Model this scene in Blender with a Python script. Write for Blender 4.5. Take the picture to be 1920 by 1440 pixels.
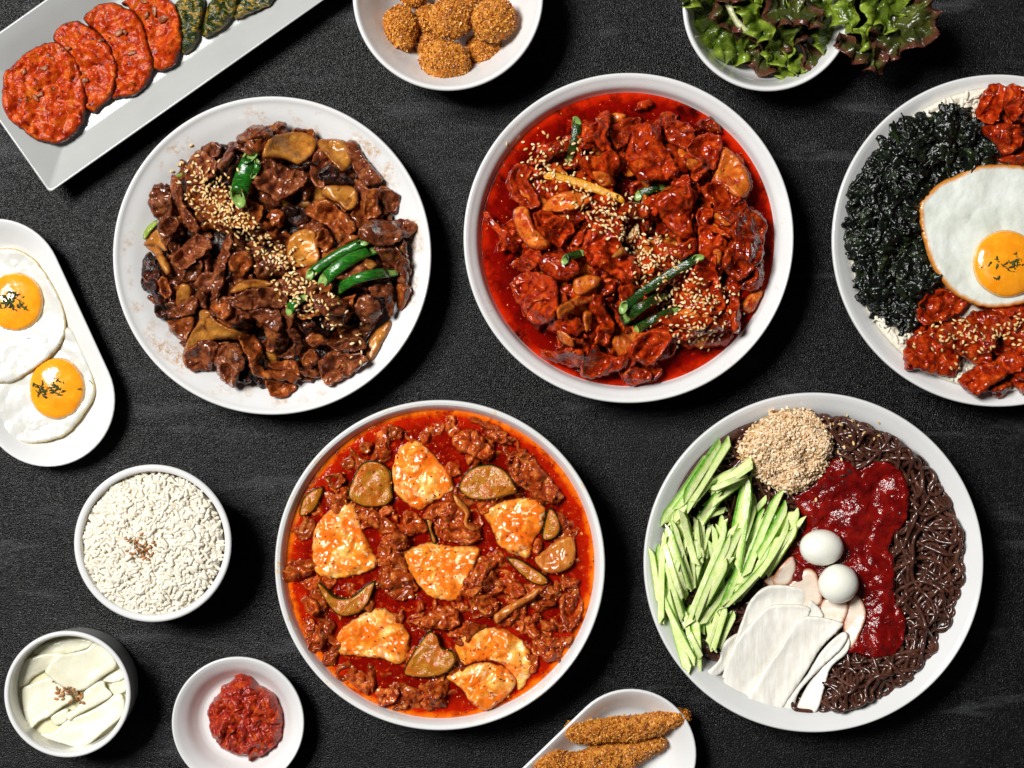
import bpy, math, random
import numpy as np
from mathutils import Vector, Matrix, Euler
from mathutils.geometry import delaunay_2d_cdt

random.seed(7)
RNG = np.random.default_rng(7)
for o in list(bpy.data.objects):
    bpy.data.objects.remove(o)
SC = bpy.context.scene
COL = SC.collection

# ------------------------------------------------------------------ camera, light, exposure
HC = 1.45                 # camera height above the table, metres
S = 0.0004                # metres of table per photo pixel
cam_d = bpy.data.cameras.new('camera')
cam = bpy.data.objects.new('camera', cam_d)
COL.objects.link(cam)
cam.location = (0, 0, HC)
cam_d.sensor_width = 36.0
cam_d.lens = 36.0 * HC / (1920 * S)
cam_d.clip_start, cam_d.clip_end = 0.05, 20
SC.camera = cam
SC.view_settings.view_transform = 'Standard'
SC.view_settings.look = 'None'
SC.view_settings.exposure = 0.0
SC.view_settings.gamma = 1.0
SC.view_settings.use_curve_mapping = False
world = bpy.data.worlds.new('World')
SC.world = world
world.use_nodes = True
bgn = world.node_tree.nodes['Background']
bgn.inputs['Color'].default_value = (0.95, 0.98, 1.0, 1)
bgn.inputs['Strength'].default_value = 0.028


def area(name, loc, target, size, power, color=(1, 1, 1), size_y=None):
    d = bpy.data.lights.new(name, 'AREA')
    d.energy = power
    d.color = color
    d.shape = 'RECTANGLE'
    d.size = size
    d.size_y = size_y or size
    o = bpy.data.objects.new(name, d)
    COL.objects.link(o)
    o.location = loc
    v = Vector(target) - Vector(loc)
    o.rotation_euler = v.to_track_quat('-Z', 'Y').to_euler()
    return o


area('softbox', (-1.45, 0.88, 2.75), (0.10, 0.0, 0.0), 0.95, 166, (1.0, 0.985, 0.96), 0.95)
area('fill_panel', (1.3, -0.9, 1.5), (0.1, 0.0, 0.0), 1.0, 0.3, (0.95, 0.98, 1.0))
try:
    SC.cycles.use_denoising = True
    SC.cycles.max_bounces = 10
    SC.cycles.diffuse_bounces = 7
    SC.cycles.caustics_reflective = False
    SC.cycles.caustics_refractive = False
except Exception:
    pass

# ------------------------------------------------------------------ numeric helpers
_P = np.random.default_rng(3).permutation(256)
_P = np.concatenate([_P, _P, _P])
_G = np.random.default_rng(4).normal(size=(256, 3))
_G /= np.linalg.norm(_G, axis=1)[:, None]


def perlin(p):
    p = np.asarray(p, float)
    i = np.floor(p).astype(int)
    f = p - i
    u = f * f * f * (f * (f * 6 - 15) + 10)
    i &= 255

    def g(a, b, c):
        h = _P[_P[_P[i[:, 0] + a] + i[:, 1] + b] + i[:, 2] + c]
        return (_G[h] * (f - np.array([a, b, c]))).sum(1)
    x0 = g(0, 0, 0) * (1 - u[:, 0]) + g(1, 0, 0) * u[:, 0]
    x1 = g(0, 1, 0) * (1 - u[:, 0]) + g(1, 1, 0) * u[:, 0]
    x2 = g(0, 0, 1) * (1 - u[:, 0]) + g(1, 0, 1) * u[:, 0]
    x3 = g(0, 1, 1) * (1 - u[:, 0]) + g(1, 1, 1) * u[:, 0]
    y0 = x0 * (1 - u[:, 1]) + x1 * u[:, 1]
    y1 = x2 * (1 - u[:, 1]) + x3 * u[:, 1]
    return (y0 * (1 - u[:, 2]) + y1 * u[:, 2]) * 1.6


def noise2(xy, wl, seed=0.0, octv=1, z=None):
    n = len(xy)
    out = np.zeros(n)
    a = 1.0
    for k in range(octv):
        p = np.column_stack([xy[:, 0] / wl, xy[:, 1] / wl, (np.zeros(n) if z is None else z / wl) + 0.37])
        out += a * perlin(p + seed * 7.31 + k * 19.7 + 300)
        wl *= 0.5
        a *= 0.5
    return out


# height map of everything already laid down: lets later pieces rest on earlier ones
CELL = 0.0005
HX0, HY0 = -0.50, -0.40
HNX, HNY = 2000, 1600
HM = np.zeros((HNY, HNX), np.float32)


def hidx(x, y):
    ix = np.clip(((np.asarray(x) - HX0) / CELL).astype(int), 2, HNX - 3)
    iy = np.clip(((np.asarray(y) - HY0) / CELL).astype(int), 2, HNY - 3)
    return ix, iy


def hput(x, y, z, k=2):
    ix, iy = hidx(x, y)
    z = np.asarray(z, np.float32)
    for dx in range(-k, k + 1):
        for dy in range(-k, k + 1):
            np.maximum.at(HM, (np.clip(iy + dy, 0, HNY - 1), np.clip(ix + dx, 0, HNX - 1)), z)


def hget(x, y, blur=4):
    ix, iy = hidx(x, y)
    x0, x1, y0, y1 = ix.min() - blur - 1, ix.max() + blur + 2, iy.min() - blur - 1, iy.max() + blur + 2
    x0, y0 = max(0, x0), max(0, y0)
    x1, y1 = min(HNX, x1), min(HNY, y1)
    W = HM[y0:y1, x0:x1].astype(np.float64)
    if blur:
        k = 2 * blur + 1
        for ax in (0, 1):
            for _ in range(2):
                pad = [(0, 0), (0, 0)]
                pad[ax] = (blur + 1, blur)
                c = np.cumsum(np.pad(W, pad, mode='edge'), axis=ax)
                W = (c[k:] - c[:-k]) / k if ax == 0 else (c[:, k:] - c[:, :-k]) / k
    return W[np.clip(iy - y0, 0, W.shape[0] - 1), np.clip(ix - x0, 0, W.shape[1] - 1)]


def to_world(pts, z):
    p = np.asarray(pts, float)
    k = S * (1 - z / HC)
    return np.column_stack([(p[:, 0] - 960) * k, -(p[:, 1] - 720) * k])


def W1(x, y, z):
    k = S * (1 - z / HC)
    return ((x - 960) * k, -(y - 720) * k)


class Zoom:
    """reads coordinates noted from an enlargement of part of the photograph"""
    def __init__(s, ox, oy, sc):
        s.ox, s.oy, s.sc = ox, oy, sc

    def poly(s, txt):
        return np.array([[float(v) for v in t.split(',')] for t in txt.split()]) / s.sc + (s.ox, s.oy)

    def pt(s, x, y):
        return (x / s.sc + s.ox, y / s.sc + s.oy)


# ------------------------------------------------------------------ object helpers
def mesh_np(name, V, F, mats=(), col=None, smooth=True, mi=None):
    V = np.asarray(V, np.float32)
    F = np.asarray(F, np.int32)
    me = bpy.data.meshes.new(name)
    me.vertices.add(len(V))
    me.vertices.foreach_set('co', V.ravel())
    n = F.shape[1]
    me.loops.add(F.size)
    me.loops.foreach_set('vertex_index', F.ravel())
    me.polygons.add(len(F))
    me.polygons.foreach_set('loop_start', np.arange(0, F.size, n, dtype=np.int32))
    me.polygons.foreach_set('use_smooth', np.full(len(F), smooth))
    for m in mats:
        me.materials.append(m)
    if mi is not None:
        me.polygons.foreach_set('material_index', np.asarray(mi, np.int32))
    me.update(calc_edges=True)
    if col is not None:
        a = me.color_attributes.new('pc', 'FLOAT_COLOR', 'POINT')
        c = np.ones((len(V), 4), np.float32)
        c[:, :col.shape[1]] = col
        a.data.foreach_set('color', c.ravel())
    return me


def link(name, me, loc=(0, 0, 0), parent=None, rot=None, scale=None):
    o = bpy.data.objects.new(name, me)
    COL.objects.link(o)
    o.location = loc
    if rot is not None:
        o.rotation_euler = rot
    if scale is not None:
        o.scale = scale
    if parent is not None:
        o.parent = parent
        o.location = Vector(loc) - parent.location
    return o


def tag(o, label=None, cat=None, group=None, kind=None):
    if label:
        o['label'] = label
    if cat:
        o['category'] = cat
    if group:
        o['group'] = group
    if kind:
        o['kind'] = kind
    return o


def empty(name, loc):
    o = bpy.data.objects.new(name, None)
    COL.objects.link(o)
    o.location = loc
    o.empty_display_size = 0.01
    return o


HOURS = 'twelve one two three four five six seven eight nine ten eleven'.split()


def clock(x, y, cx, cy, R):
    d = math.hypot(x - cx, y - cy) / R
    h = HOURS[round((math.degrees(math.atan2(x - cx, -(y - cy))) % 360) / 30) % 12]
    ring = 'near the middle' if d < .28 else ('midway out' if d < .6 else 'near the rim')
    return ring, h


# ------------------------------------------------------------------ materials
def C4(c):
    return (c[0], c[1], c[2], 1)


class MT:
    def __init__(s, name):
        s.m = bpy.data.materials.new(name)
        s.m.use_nodes = True
        s.nt = s.m.node_tree
        s.b = s.nt.nodes['Principled BSDF']
        s._v = None

    def n(s, t, **kw):
        nd = s.nt.nodes.new(t)
        for k, v in kw.items():
            if k in nd.inputs:
                nd.inputs[k].default_value = v
            else:
                setattr(nd, k, v)
        return nd

    def l(s, a, b):
        s.nt.links.new(a, b)

    def vec(s, rand=True, stretch=None):
        tc = s.n('ShaderNodeTexCoord')
        out = tc.outputs['Object']
        if rand:
            oi = s.n('ShaderNodeObjectInfo')
            mu = s.n('ShaderNodeMath', operation='MULTIPLY')
            mu.inputs[1].default_value = 3.7
            s.l(oi.outputs['Random'], mu.inputs[0])
            va = s.n('ShaderNodeVectorMath', operation='ADD')
            s.l(out, va.inputs[0])
            s.l(mu.outputs[0], va.inputs[1])
            out = va.outputs[0]
        if stretch:
            mp = s.n('ShaderNodeMapping')
            mp.inputs['Scale'].default_value = stretch
            s.l(out, mp.inputs['Vector'])
            out = mp.outputs[0]
        return out

    def noise(s, v, wl, detail=3, rough=.55, dist=0):
        nd = s.n('ShaderNodeTexNoise')
        nd.inputs['Scale'].default_value = 1 / wl
        nd.inputs['Detail'].default_value = detail
        nd.inputs['Roughness'].default_value = rough
        nd.inputs['Distortion'].default_value = dist
        s.l(v, nd.inputs['Vector'])
        return nd.outputs['Fac']

    def ramp(s, f, stops):
        r = s.n('ShaderNodeValToRGB')
        e = r.color_ramp.elements
        while len(e) < len(stops):
            e.new(.5)
        for k, (p, c) in enumerate(stops):
            e[k].position = p
            e[k].color = C4(c) if len(c) == 3 else c
        s.l(f, r.inputs[0])
        return r.outputs[0]

    def mix(s, f, a, b):
        m = s.n('ShaderNodeMix', data_type='RGBA')
        for v, i in ((f, 0), (a, 6), (b, 7)):
            if hasattr(v, 'is_output'):
                s.l(v, m.inputs[i])
            elif i == 0:
                m.inputs[0].default_value = v
            else:
                m.inputs[i].default_value = C4(v)
        return m.outputs[2]

    def rng(s, f, a, b, c=0, d=1):
        m = s.n('ShaderNodeMapRange')
        m.clamp = True
        s.l(f, m.inputs[0])
        for i, v in enumerate((a, b, c, d)):
            m.inputs[i + 1].default_value = v
        return m.outputs[0]

    def math(s, op, a, b):
        m = s.n('ShaderNodeMath', operation=op)
        for i, v in enumerate((a, b)):
            if hasattr(v, 'is_output'):
                s.l(v, m.inputs[i])
            else:
                m.inputs[i].default_value = v
        return m.outputs[0]

    def attr(s, ch=0):
        a = s.n('ShaderNodeAttribute', attribute_name='pc')
        sp = s.n('ShaderNodeSeparateColor')
        s.l(a.outputs['Color'], sp.inputs[0])
        return sp.outputs[ch]

    def bumps(s, v, lst):
        prev = None
        for wl, dist, det in lst:
            b = s.n('ShaderNodeBump')
            b.inputs['Strength'].default_value = .88
            b.inputs['Distance'].default_value = dist
            s.l(s.noise(v, wl, det), b.inputs['Height'])
            if prev is not None:
                s.l(prev, b.inputs['Normal'])
            prev = b.outputs[0]
        s.l(prev, s.b.inputs['Normal'])
        s.last_bump = prev

    def set(s, **kw):
        for k, v in kw.items():
            s.b.inputs[k.replace('_', ' ')].default_value = v
        return s

    def color(s, c):
        if hasattr(c, 'is_output'):
            s.l(c, s.b.inputs['Base Color'])
        else:
            s.b.inputs['Base Color'].default_value = C4(c)

    def sss(s, w, rad, scale=.001):
        s.b.inputs['Subsurface Weight'].default_value = w
        s.b.inputs['Subsurface Radius'].default_value = rad
        s.b.inputs['Subsurface Scale'].default_value = scale


def food(name, wl, stops, rough=.35, coat=0.0, coat_r=.08, bumps=(), spec=.5, sss=None, patches=None, edge=None,
         stretch=None, dist=0, rough_var=0.0, per_obj=None, detail=3):
    """one recipe for all foods: mottled colour, patches of a second colour, a coloured edge band, fine relief"""
    m = MT(name)
    v = m.vec(True, stretch)
    c = m.ramp(m.noise(v, wl, detail, .6, dist), stops)
    for (pwl, lo, hi, pc) in patches or ():
        c = m.mix(m.rng(m.noise(v, pwl, 4, .6, .6), lo, hi), c, pc)
    if edge:
        ch, lo, hi, ec, nz = edge
        a = m.attr(ch)
        a = m.math('ADD', a, m.math('MULTIPLY', m.math('SUBTRACT', m.noise(v, .004, 4), .5), nz))
        c = m.mix(m.rng(a, lo, hi, 1, 0), c, ec)
    if per_obj:
        hs = m.n('ShaderNodeHueSaturation')
        oi = m.n('ShaderNodeObjectInfo')
        m.l(m.rng(oi.outputs['Random'], 0, 1, 1 - per_obj, 1 + per_obj), hs.inputs['Value'])
        m.l(c, hs.inputs['Color'])
        c = hs.outputs[0]
    m.color(c)
    m.set(Roughness=rough)
    if rough_var:
        m.l(m.rng(m.noise(v, .003, 3), .3, .7, max(.03, rough - rough_var), rough + rough_var), m.b.inputs['Roughness'])
    m.b.inputs['Specular IOR Level'].default_value = spec
    if coat:
        m.b.inputs['Coat Weight'].default_value = coat
        m.b.inputs['Coat Roughness'].default_value = coat_r
    if bumps:
        m.bumps(v, bumps)
        if coat:
            m.l(m.last_bump, m.b.inputs['Coat Normal'])
    if sss:
        m.sss(*sss)
    return m.m


M = {}
GB = [(.0048, .0012, 2), (.0022, .00012, 1)]      # glazed meat relief
M['beef'] = food('beef_glazed', .006, [(.28, (.035, .007, .003)), (.46, (.12, .026, .009)), (.60, (.23, .066, .023)), (.78, (.42, .17, .07))],
                 .13, .0, .06, GB, spec=.42, rough_var=.07, per_obj=.3, detail=5,
                 patches=[(.011, .58, .70, (.22, .075, .014)), (.005, .62, .75, (.012, .004, .003))])
M['beef_red'] = food('beef_caramelised', .006, [(.28, (.055, .009, .003)), (.5, (.22, .045, .009)), (.75, (.46, .15, .03))],
                     .13, .0, .06, GB, spec=.42, rough_var=.07, per_obj=.25, detail=5)
M['onion'] = food('onion_glazed', .008, [(.25, (.24, .07, .010)), (.5, (.46, .18, .025)), (.75, (.62, .32, .08))],
                  .14, .0, .06, [(.006, .0007, 3), (.0012, .00022, 2)], spec=.4, sss=(.25, (1, .5, .2), .002), per_obj=.2, detail=5,
                  patches=[(.014, .56, .68, (.14, .03, .008)), (.006, .64, .72, (.16, .04, .010))], dist=.8, edge=(0, .0, .38, (.26, .075, .012), .35))
M['char'] = food('beef_charred', .005, [(.3, (.004, .003, .003)), (.5, (.02, .007, .005)), (.7, (.12, .025, .010))],
                 .15, .0, .08, [(.003, .0012, 4), (.001, .0005, 2)], spec=.4, rough_var=.15)
M['pork'] = food('pork_red_sauce', .006, [(.28, (.055, .0018, .0004)), (.42, (.20, .009, .001)), (.60, (.42, .038, .004)), (.8, (.66, .15, .016))],
                 .11, .0, .05, GB, spec=.38, rough_var=.06, per_obj=.22, detail=5,
                 patches=[(.010, .60, .74, (.52, .08, .006)), (.005, .64, .76, (.10, .003, .001))])
M['pork_fat'] = food('pork_fat_orange', .008, [(.25, (.36, .035, .004)), (.5, (.56, .13, .012)), (.75, (.70, .28, .05))],
                     .15, .0, .05, [(.005, .0008, 3), (.001, .0003, 2)], spec=.4, sss=(.2, (1, .4, .15), .002), per_obj=.2, detail=5,
                     patches=[(.008, .50, .64, (.33, .022, .004))])
M['stew_meat'] = food('stew_pork', .005, [(.25, (.10, .006, .001)), (.5, (.33, .042, .005)), (.75, (.62, .21, .04))],
                 .10, .0, .05, GB, spec=.42, rough_var=.06, per_obj=.22, detail=5)
M['tofu'] = food('soft_tofu_in_chilli_oil', .014, [(.32, (.95, .78, .45)), (.42, (.93, .55, .13)), (.54, (.86, .26, .018)), (.72, (.62, .07, .003))],
                 .15, .0, .06, [(.006, .0009, 2), (.0018, .00015, 1)], spec=.40, sss=(.15, (1, .6, .3), .003), detail=9,
                 patches=[(.017, .40, .60, (.78, .15, .008)), (.0060, .58, .66, (.92, .72, .38)), (.0022, .62, .70, (.36, .025, .004))], dist=.6,
                 edge=(1, -.10, .14, (.80, .34, .05), .30))
M['zuc'] = food('courgette_flesh_stained', .006, [(.3, (.30, .065, .004)), (.5, (.40, .14, .010)), (.75, (.46, .23, .03))],
                .15, .0, .06, [(.004, .0007, 3), (.001, .0003, 2)], spec=.4, detail=5, edge=(0, .10, .16, (.010, .026, .006), .05),
                patches=[(.008, .46, .64, (.46, .10, .008))])
M['cabbage'] = food('onion_translucent_stained', .005, [(.3, (.40, .07, .008)), (.6, (.56, .20, .03)), (.8, (.70, .42, .18))],
                    .18, .0, .06, [(.003, .0006, 2)], spec=.4, stretch=(1, .25, 1), sss=(.25, (1, .4, .2), .002))
M['scallion'] = food('green_onion', .004, [(.3, (.006, .055, .006)), (.55, (.014, .125, .008)), (.8, (.06, .24, .02))],
                     .22, .5, .05, [(.003, .0004, 3)], spec=.4, stretch=(1, 3, 1), per_obj=.2, patches=[(.009, .62, .75, (.11, .27, .03))])
M['scallion_dark'] = food('green_onion_sauced', .004, [(.3, (.003, .014, .003)), (.55, (.012, .05, .006)), (.8, (.04, .10, .012))],
                          .22, .5, .05, [(.003, .0006, 3)], spec=.4, stretch=(1, 3, 1), patches=[(.006, .58, .7, (.18, .014, .004))])
M['scallion_yellow'] = food('onion_stalk_yellow', .004, [(.3, (.46, .14, .005)), (.55, (.68, .31, .01)), (.8, (.80, .48, .05))],
                            .25, .5, .06, [(.003, .0005, 3)], stretch=(2, 5, 1))
M['scallion_in'] = food('green_onion_inside', .003, [(.3, (.10, .22, .03)), (.7, (.30, .42, .12))], .3, 0, .1, [(.002, .0003, 2)])
M['seed'] = food('sesame_toasted', .002, [(.3, (.55, .31, .09)), (.6, (.76, .53, .23)), (.8, (.84, .66, .36))],
                 .38, .2, .15, [(.0008, .0001, 2)], per_obj=.22)
M['seed_brown'] = food('sesame_dark_toasted', .002, [(.3, (.22, .08, .02)), (.6, (.44, .20, .06)), (.8, (.62, .35, .13))],
                       .45, .2, .2, [(.0008, .0001, 2)], per_obj=.4)


def seed_heap_mat(name, stops):
    m = MT(name)
    g = m.n('ShaderNodeNewGeometry')
    m.color(m.ramp(g.outputs['Random Per Island'], stops))
    m.set(Roughness=.45)
    return m.m


M['heap_seed'] = seed_heap_mat('sesame_heap', [(0, (.48, .27, .11)), (.3, (.68, .46, .25)), (.7, (.82, .62, .40)), (1, (.90, .76, .56))])
M['sprinkled_seed'] = seed_heap_mat('sesame_sprinkled', [(0, (.52, .26, .06)), (.35, (.72, .46, .17)), (1, (.88, .72, .44))])
M['rice'] = food('cooked_rice', .004, [(.3, (.72, .655, .52)), (.7, (.80, .755, .65))], .3, .0, .2, [(.002, .0002, 2)],
                 sss=(.0, (1, 1, 1), .0030))
M['quail'] = food('boiled_egg', .02, [(.3, (.80, .80, .70)), (.7, (.84, .84, .76))], .32, .3, .15, [(.006, .0002, 2)],
                  sss=(.3, (1, .9, .7), .003))
M['egg_white'] = food('fried_egg_white', .03, [(.3, (.58, .58, .54)), (.7, (.66, .66, .63))], .25, .5, .12,
                      [(.010, .0008, 3), (.002, .00012, 2)], sss=(.3, (1, .9, .7), .003), patches=[(.014, .58, .72, (.62, .60, .44)), (.004, .66, .72, (.74, .74, .72))], edge=(0, .03, .15, (.66, .50, .17), .10))
M['egg_white_crisp'] = food('fried_egg_white_crisp', .02, [(.3, (.62, .66, .58)), (.6, (.74, .77, .72)), (.8, (.84, .85, .80))], .2, .6, .1,
                            [(.009, .0010, 3), (.002, .00015, 2)], sss=(.3, (1, .9, .7), .003),
                            edge=(0, .16, .42, (.58, .22, .03), .30), patches=[(.004, .70, .78, (.42, .44, .38))])
M['yolk'] = food('egg_yolk', .010, [(.3, (.86, .27, .006)), (.6, (.92, .36, .012)), (.85, (.95, .46, .03))], .2, .5, .1,
                 [(.008, .0005, 3)], sss=(.2, (1, .4, .05), .003), patches=[(.022, .58, .74, (.93, .52, .16)), (.008, .66, .76, (.80, .22, .004))], edge=(0, .00, .13, (.95, .62, .25), .08))
M['parsley'] = food('dried_parsley', .002, [(.3, (.015, .035, .006)), (.7, (.06, .10, .02))], .6, 0, .1, [(.001, .0004, 2)], per_obj=.5)
M['cuc'] = food('cucumber', .005, [(.3, (.62, .76, .26)), (.6, (.76, .83, .42)), (.8, (.84, .88, .56))], .2, .0, .08,
                [(.004, .0006, 3), (.0015, .0003, 2)], sss=(.2, (.8, 1, .4), .002), per_obj=.10, edge=(0, .02, .24, (.26, .47, .04), .25))
M['cuc_skin'] = food('cucumber_skin', .003, [(.3, (.05, .20, .015)), (.6, (.16, .40, .04)), (.8, (.36, .58, .12))], .25, .6, .1,
                     [(.003, .0004, 3)], per_obj=.3)
M['radish'] = food('pickled_radish', .0035, [(.3, (.74, .71, .63)), (.5, (.80, .775, .70)), (.7, (.87, .85, .79))], .22, .0, .1, [(.0016, .0002, 2), (.008, .0006, 2)],
                   sss=(.1, (1, .95, .8), .002), stretch=(1, .18, 1), edge=(0, .0, .12, (.60, .58, .50), .1))
for k_ in ('radish',):
    M[k_].node_tree.nodes['Principled BSDF'].inputs['Alpha'].default_value = 1.0
M['radish_yellow'] = food('pickled_radish_yellow', .012, [(.3, (.72, .69, .51)), (.7, (.80, .78, .64))], .25, .4, .12,
                          [(.0012, .00010, 2), (.008, .0004, 2)], sss=(.4, (1, .9, .6), .004))
M['radish_pink'] = food('pickled_radish_pink', .012, [(.3, (.78, .62, .48)), (.7, (.84, .74, .64))], .22, .5, .1, [(.0015, .0002, 2)],
                        sss=(.3, (1, .7, .5), .003), edge=(0, .02, .30, (.50, .17, .07), .25), stretch=(.3, 1.5, 1))
M['noodle'] = food('buckwheat_noodle', .005, [(.3, (.040, .013, .008)), (.6, (.085, .032, .020)), (.8, (.15, .062, .038))], .2, .0, .1,
                   [(.004, .0002, 2)], per_obj=.3)
M['gochu'] = food('chilli_sauce', .010, [(.3, (.085, .001, .001)), (.55, (.17, .003, .002)), (.8, (.30, .010, .003))], .16, .0, .06,
                  [(.0065, .0014, 3), (.0018, .0006, 2)], patches=[(.0021, .70, .74, (.70, .12, .02))])
M['paste'] = food('chilli_paste', .006, [(.25, (.13, .003, .001)), (.5, (.32, .016, .003)), (.75, (.58, .085, .008))], .16, .0, .06,
                  [(.0045, .0018, 3), (.0014, .0008, 2)], patches=[(.0025, .64, .72, (.68, .16, .03))])
M['seaweed'] = food('roasted_seaweed', .008, [(.3, (.0015, .002, .002)), (.6, (.005, .008, .005)), (.8, (.035, .045, .012))], .24, .0, .06,
                    [(.003, .0010, 3), (.0008, .0003, 2)], patches=[(.010, .55, .68, (.018, .032, .007))], per_obj=.4)
M['pancake'] = food('kimchi_pancake', .006, [(.28, (.14, .006, .001)), (.44, (.36, .024, .002)), (.60, (.52, .068, .005)), (.78, (.66, .19, .02))], .26, .0, .1,
                    [(.0038, .0012, 3), (.0014, .0003, 2)], spec=.22, edge=(0, .02, .20, (.06, .005, .002), .24), rough_var=.12, detail=6,
                    patches=[(.009, .58, .70, (.56, .14, .015)), (.007, .57, .68, (.09, .006, .002)), (.003, .62, .70, (.08, .006, .003))])
M['chive'] = food('chive_pancake', .007, [(.3, (.006, .014, .003)), (.50, (.02, .036, .004)), (.57, (.22, .14, .012)), (.75, (.44, .26, .03))], .25, .0, .12,
                  [(.004, .0014, 4), (.0012, .0005, 2)], dist=1.2, stretch=(1, 1.6, 1))
M['kimchi_bit'] = food('kimchi_bit', .003, [(.3, (.12, .02, .008)), (.7, (.46, .16, .06))], .45, .0, .1, [(.002, .0006, 2)])
M['crumb'] = food('fried_crumb', .006, [(.25, (.30, .075, .006)), (.5, (.58, .21, .02)), (.75, (.76, .38, .06))], .5, .0, .2,
                  [(.0022, .0016, 4), (.0008, .0007, 2)], spec=.35, detail=5, patches=[(.008, .56, .70, (.16, .030, .004)), (.003, .62, .70, (.12, .022, .003))])
mm = MT('fried_crumb_bits')
g_ = mm.n('ShaderNodeNewGeometry')
mm.color(mm.ramp(g_.outputs['Random Per Island'], [(0, (.16, .03, .004)), (.3, (.42, .12, .010)), (.7, (.64, .25, .03)), (1, (.82, .45, .10))]))
mm.set(Roughness=.4)
M['crumb_bits'] = mm.m


def lettuce_mat(name, c1, c2, c3, edge):
    return food(name, .012, [(.25, c1), (.55, c2), (.8, c3)], .2, .0, .12, [(.006, .0012, 3), (.0018, .0004, 2)],
                edge=(0, .15, .65, edge, .6), sss=(.15, (.6, 1, .2), .002))


M['lettuce_green'] = lettuce_mat('lettuce_green', (.022, .040, .004), (.080, .125, .009), (.21, .29, .03), (.22, .30, .03))
M['lettuce_red'] = lettuce_mat('lettuce_red', (.014, .018, .004), (.045, .055, .009), (.12, .14, .02), (.10, .03, .018))
M['lettuce_rib'] = food('lettuce_rib', .006, [(.3, (.38, .42, .18)), (.7, (.62, .62, .38))], .3, .4, .1, [(.003, .0006, 2)], stretch=(1, 3, 1))


def porcelain(name, stain=None):
    m = MT(name)
    v = m.vec(False)
    c = m.ramp(m.noise(v, .05, 3), [(.3, (.66, .665, .66)), (.7, (.70, .705, .70))])
    if stain:
        r0, r1, sc_, lo, hi = stain
        tc = m.n('ShaderNodeTexCoord')
        ln = m.n('ShaderNodeVectorMath', operation='MULTIPLY')
        ln.inputs[1].default_value = (1, 1, 0)
        m.l(tc.outputs['Object'], ln.inputs[0])
        le = m.n('ShaderNodeVectorMath', operation='LENGTH')
        m.l(ln.outputs[0], le.inputs[0])
        rad = le.outputs['Value']
        band = m.math('MULTIPLY', m.rng(rad, r0, r0 + .006), m.rng(rad, r1 - .004, r1, 1, 0))
        f = m.math('MULTIPLY', band, m.math('MULTIPLY', m.rng(m.noise(v, .022, 2), .50, .66), m.rng(m.noise(v, .003, 5, .7), lo, hi)))
        c = m.mix(f, c, sc_)
    m.color(c)
    m.set(Roughness=.16)
    m.b.inputs['Coat Weight'].default_value = .4
    m.b.inputs['Coat Roughness'].default_value = .06
    m.bumps(v, [(.03, .0004, 2), (.004, .00002, 2)])
    return m.m


M['china'] = porcelain('white_porcelain')
M['china_beef'] = porcelain('white_porcelain_smeared', (.088, .112, (.50, .30, .15), .42, .62))
M['china_red'] = porcelain('white_porcelain_red_drops', (.105, .120, (.62, .28, .08), .60, .68))
M['china_stew'] = porcelain('white_porcelain_oil_rim', (.111, .121, (.72, .45, .10), .50, .62))
m = MT('grey_porcelain')
v = m.vec(False)
m.color(m.ramp(m.noise(v, .05, 3), [(.3, (.37, .38, .37)), (.7, (.41, .42, .41))]))
m.set(Roughness=.2)
m.bumps(v, [(.05, .0008, 2)])
M['china_grey'] = m.m


def liquid(name, deep, mid, thin, e0, e1, rough=.05, bump=((.012, .0008, 3), (.003, .0001, 2)), spots=None):
    m = MT(name)
    v = m.vec(False)
    a = m.attr(0)
    a = m.math('ADD', a, m.math('MULTIPLY', m.math('SUBTRACT', m.noise(v, .012, 5), .5), .28))
    c = m.ramp(a, [(0, thin), (e0, mid), (e1, deep), (1, deep)])
    if spots:
        for wl, lo, hi, sc_ in spots:
            c = m.mix(m.rng(m.noise(v, wl, 5, .65), lo, hi), c, sc_)
    m.color(c)
    m.set(Roughness=rough)
    m.b.inputs['Specular IOR Level'].default_value = .35
    m.bumps(v, bump)
    return m.m


M['red_broth'] = liquid('red_sauce_pool', (.050, .0006, .0003), (.20, .0020, .0004), (.56, .018, .001), .14, .50,
                        spots=[(.030, .50, .64, (.035, .0006, .0003)), (.0018, .68, .72, (.50, .05, .004)), (.010, .58, .70, (.34, .008, .001))])
M['stew_broth'] = liquid('stew_broth', (.16, .0018, .0003), (.42, .010, .0008), (.86, .18, .004), .14, .46,
                         spots=[(.014, .50, .66, (.28, .006, .0006)), (.005, .56, .70, (.50, .045, .004)), (.0035, .60, .72, (.08, .002, .001)), (.0016, .66, .70, (.80, .18, .02))],
                         bump=((.009, .0009, 3), (.0024, .0003, 3)))
M['beef_juice'] = food('beef_juice', .01, [(.3, (.015, .006, .004)), (.7, (.05, .018, .009))], .35, .0, .08, [(.006, .0015, 3), (.0016, .0006, 2)])  # sauce-soaked base, coloured dark to stand in for shade between the slices
M['brine'] = food('pickle_brine', .02, [(.3, (.66, .62, .40)), (.7, (.72, .68, .48))], .06, .5, .04, [(.02, .0004, 2)])

# ------------------------------------------------------------------ shape builders
def smooth_closed(P, sp):
    """closed Catmull-Rom curve through the traced points, resampled"""
    if np.linalg.norm(P[0] - P[-1]) < sp * .3:
        P = P[:-1]
    n = len(P)
    out = []
    for i in range(n):
        p0, p1, p2, p3 = P[i - 1], P[i], P[(i + 1) % n], P[(i + 2) % n]
        k = max(1, int(round(np.linalg.norm(p2 - p1) / sp)))
        for j in range(k):
            t = j / k
            out.append(.5 * ((2 * p1) + (-p0 + p2) * t + (2 * p0 - 5 * p1 + 4 * p2 - p3) * t * t + (-p0 + 3 * p1 - 3 * p2 + p3) * t ** 3))
    return np.array(out)


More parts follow.
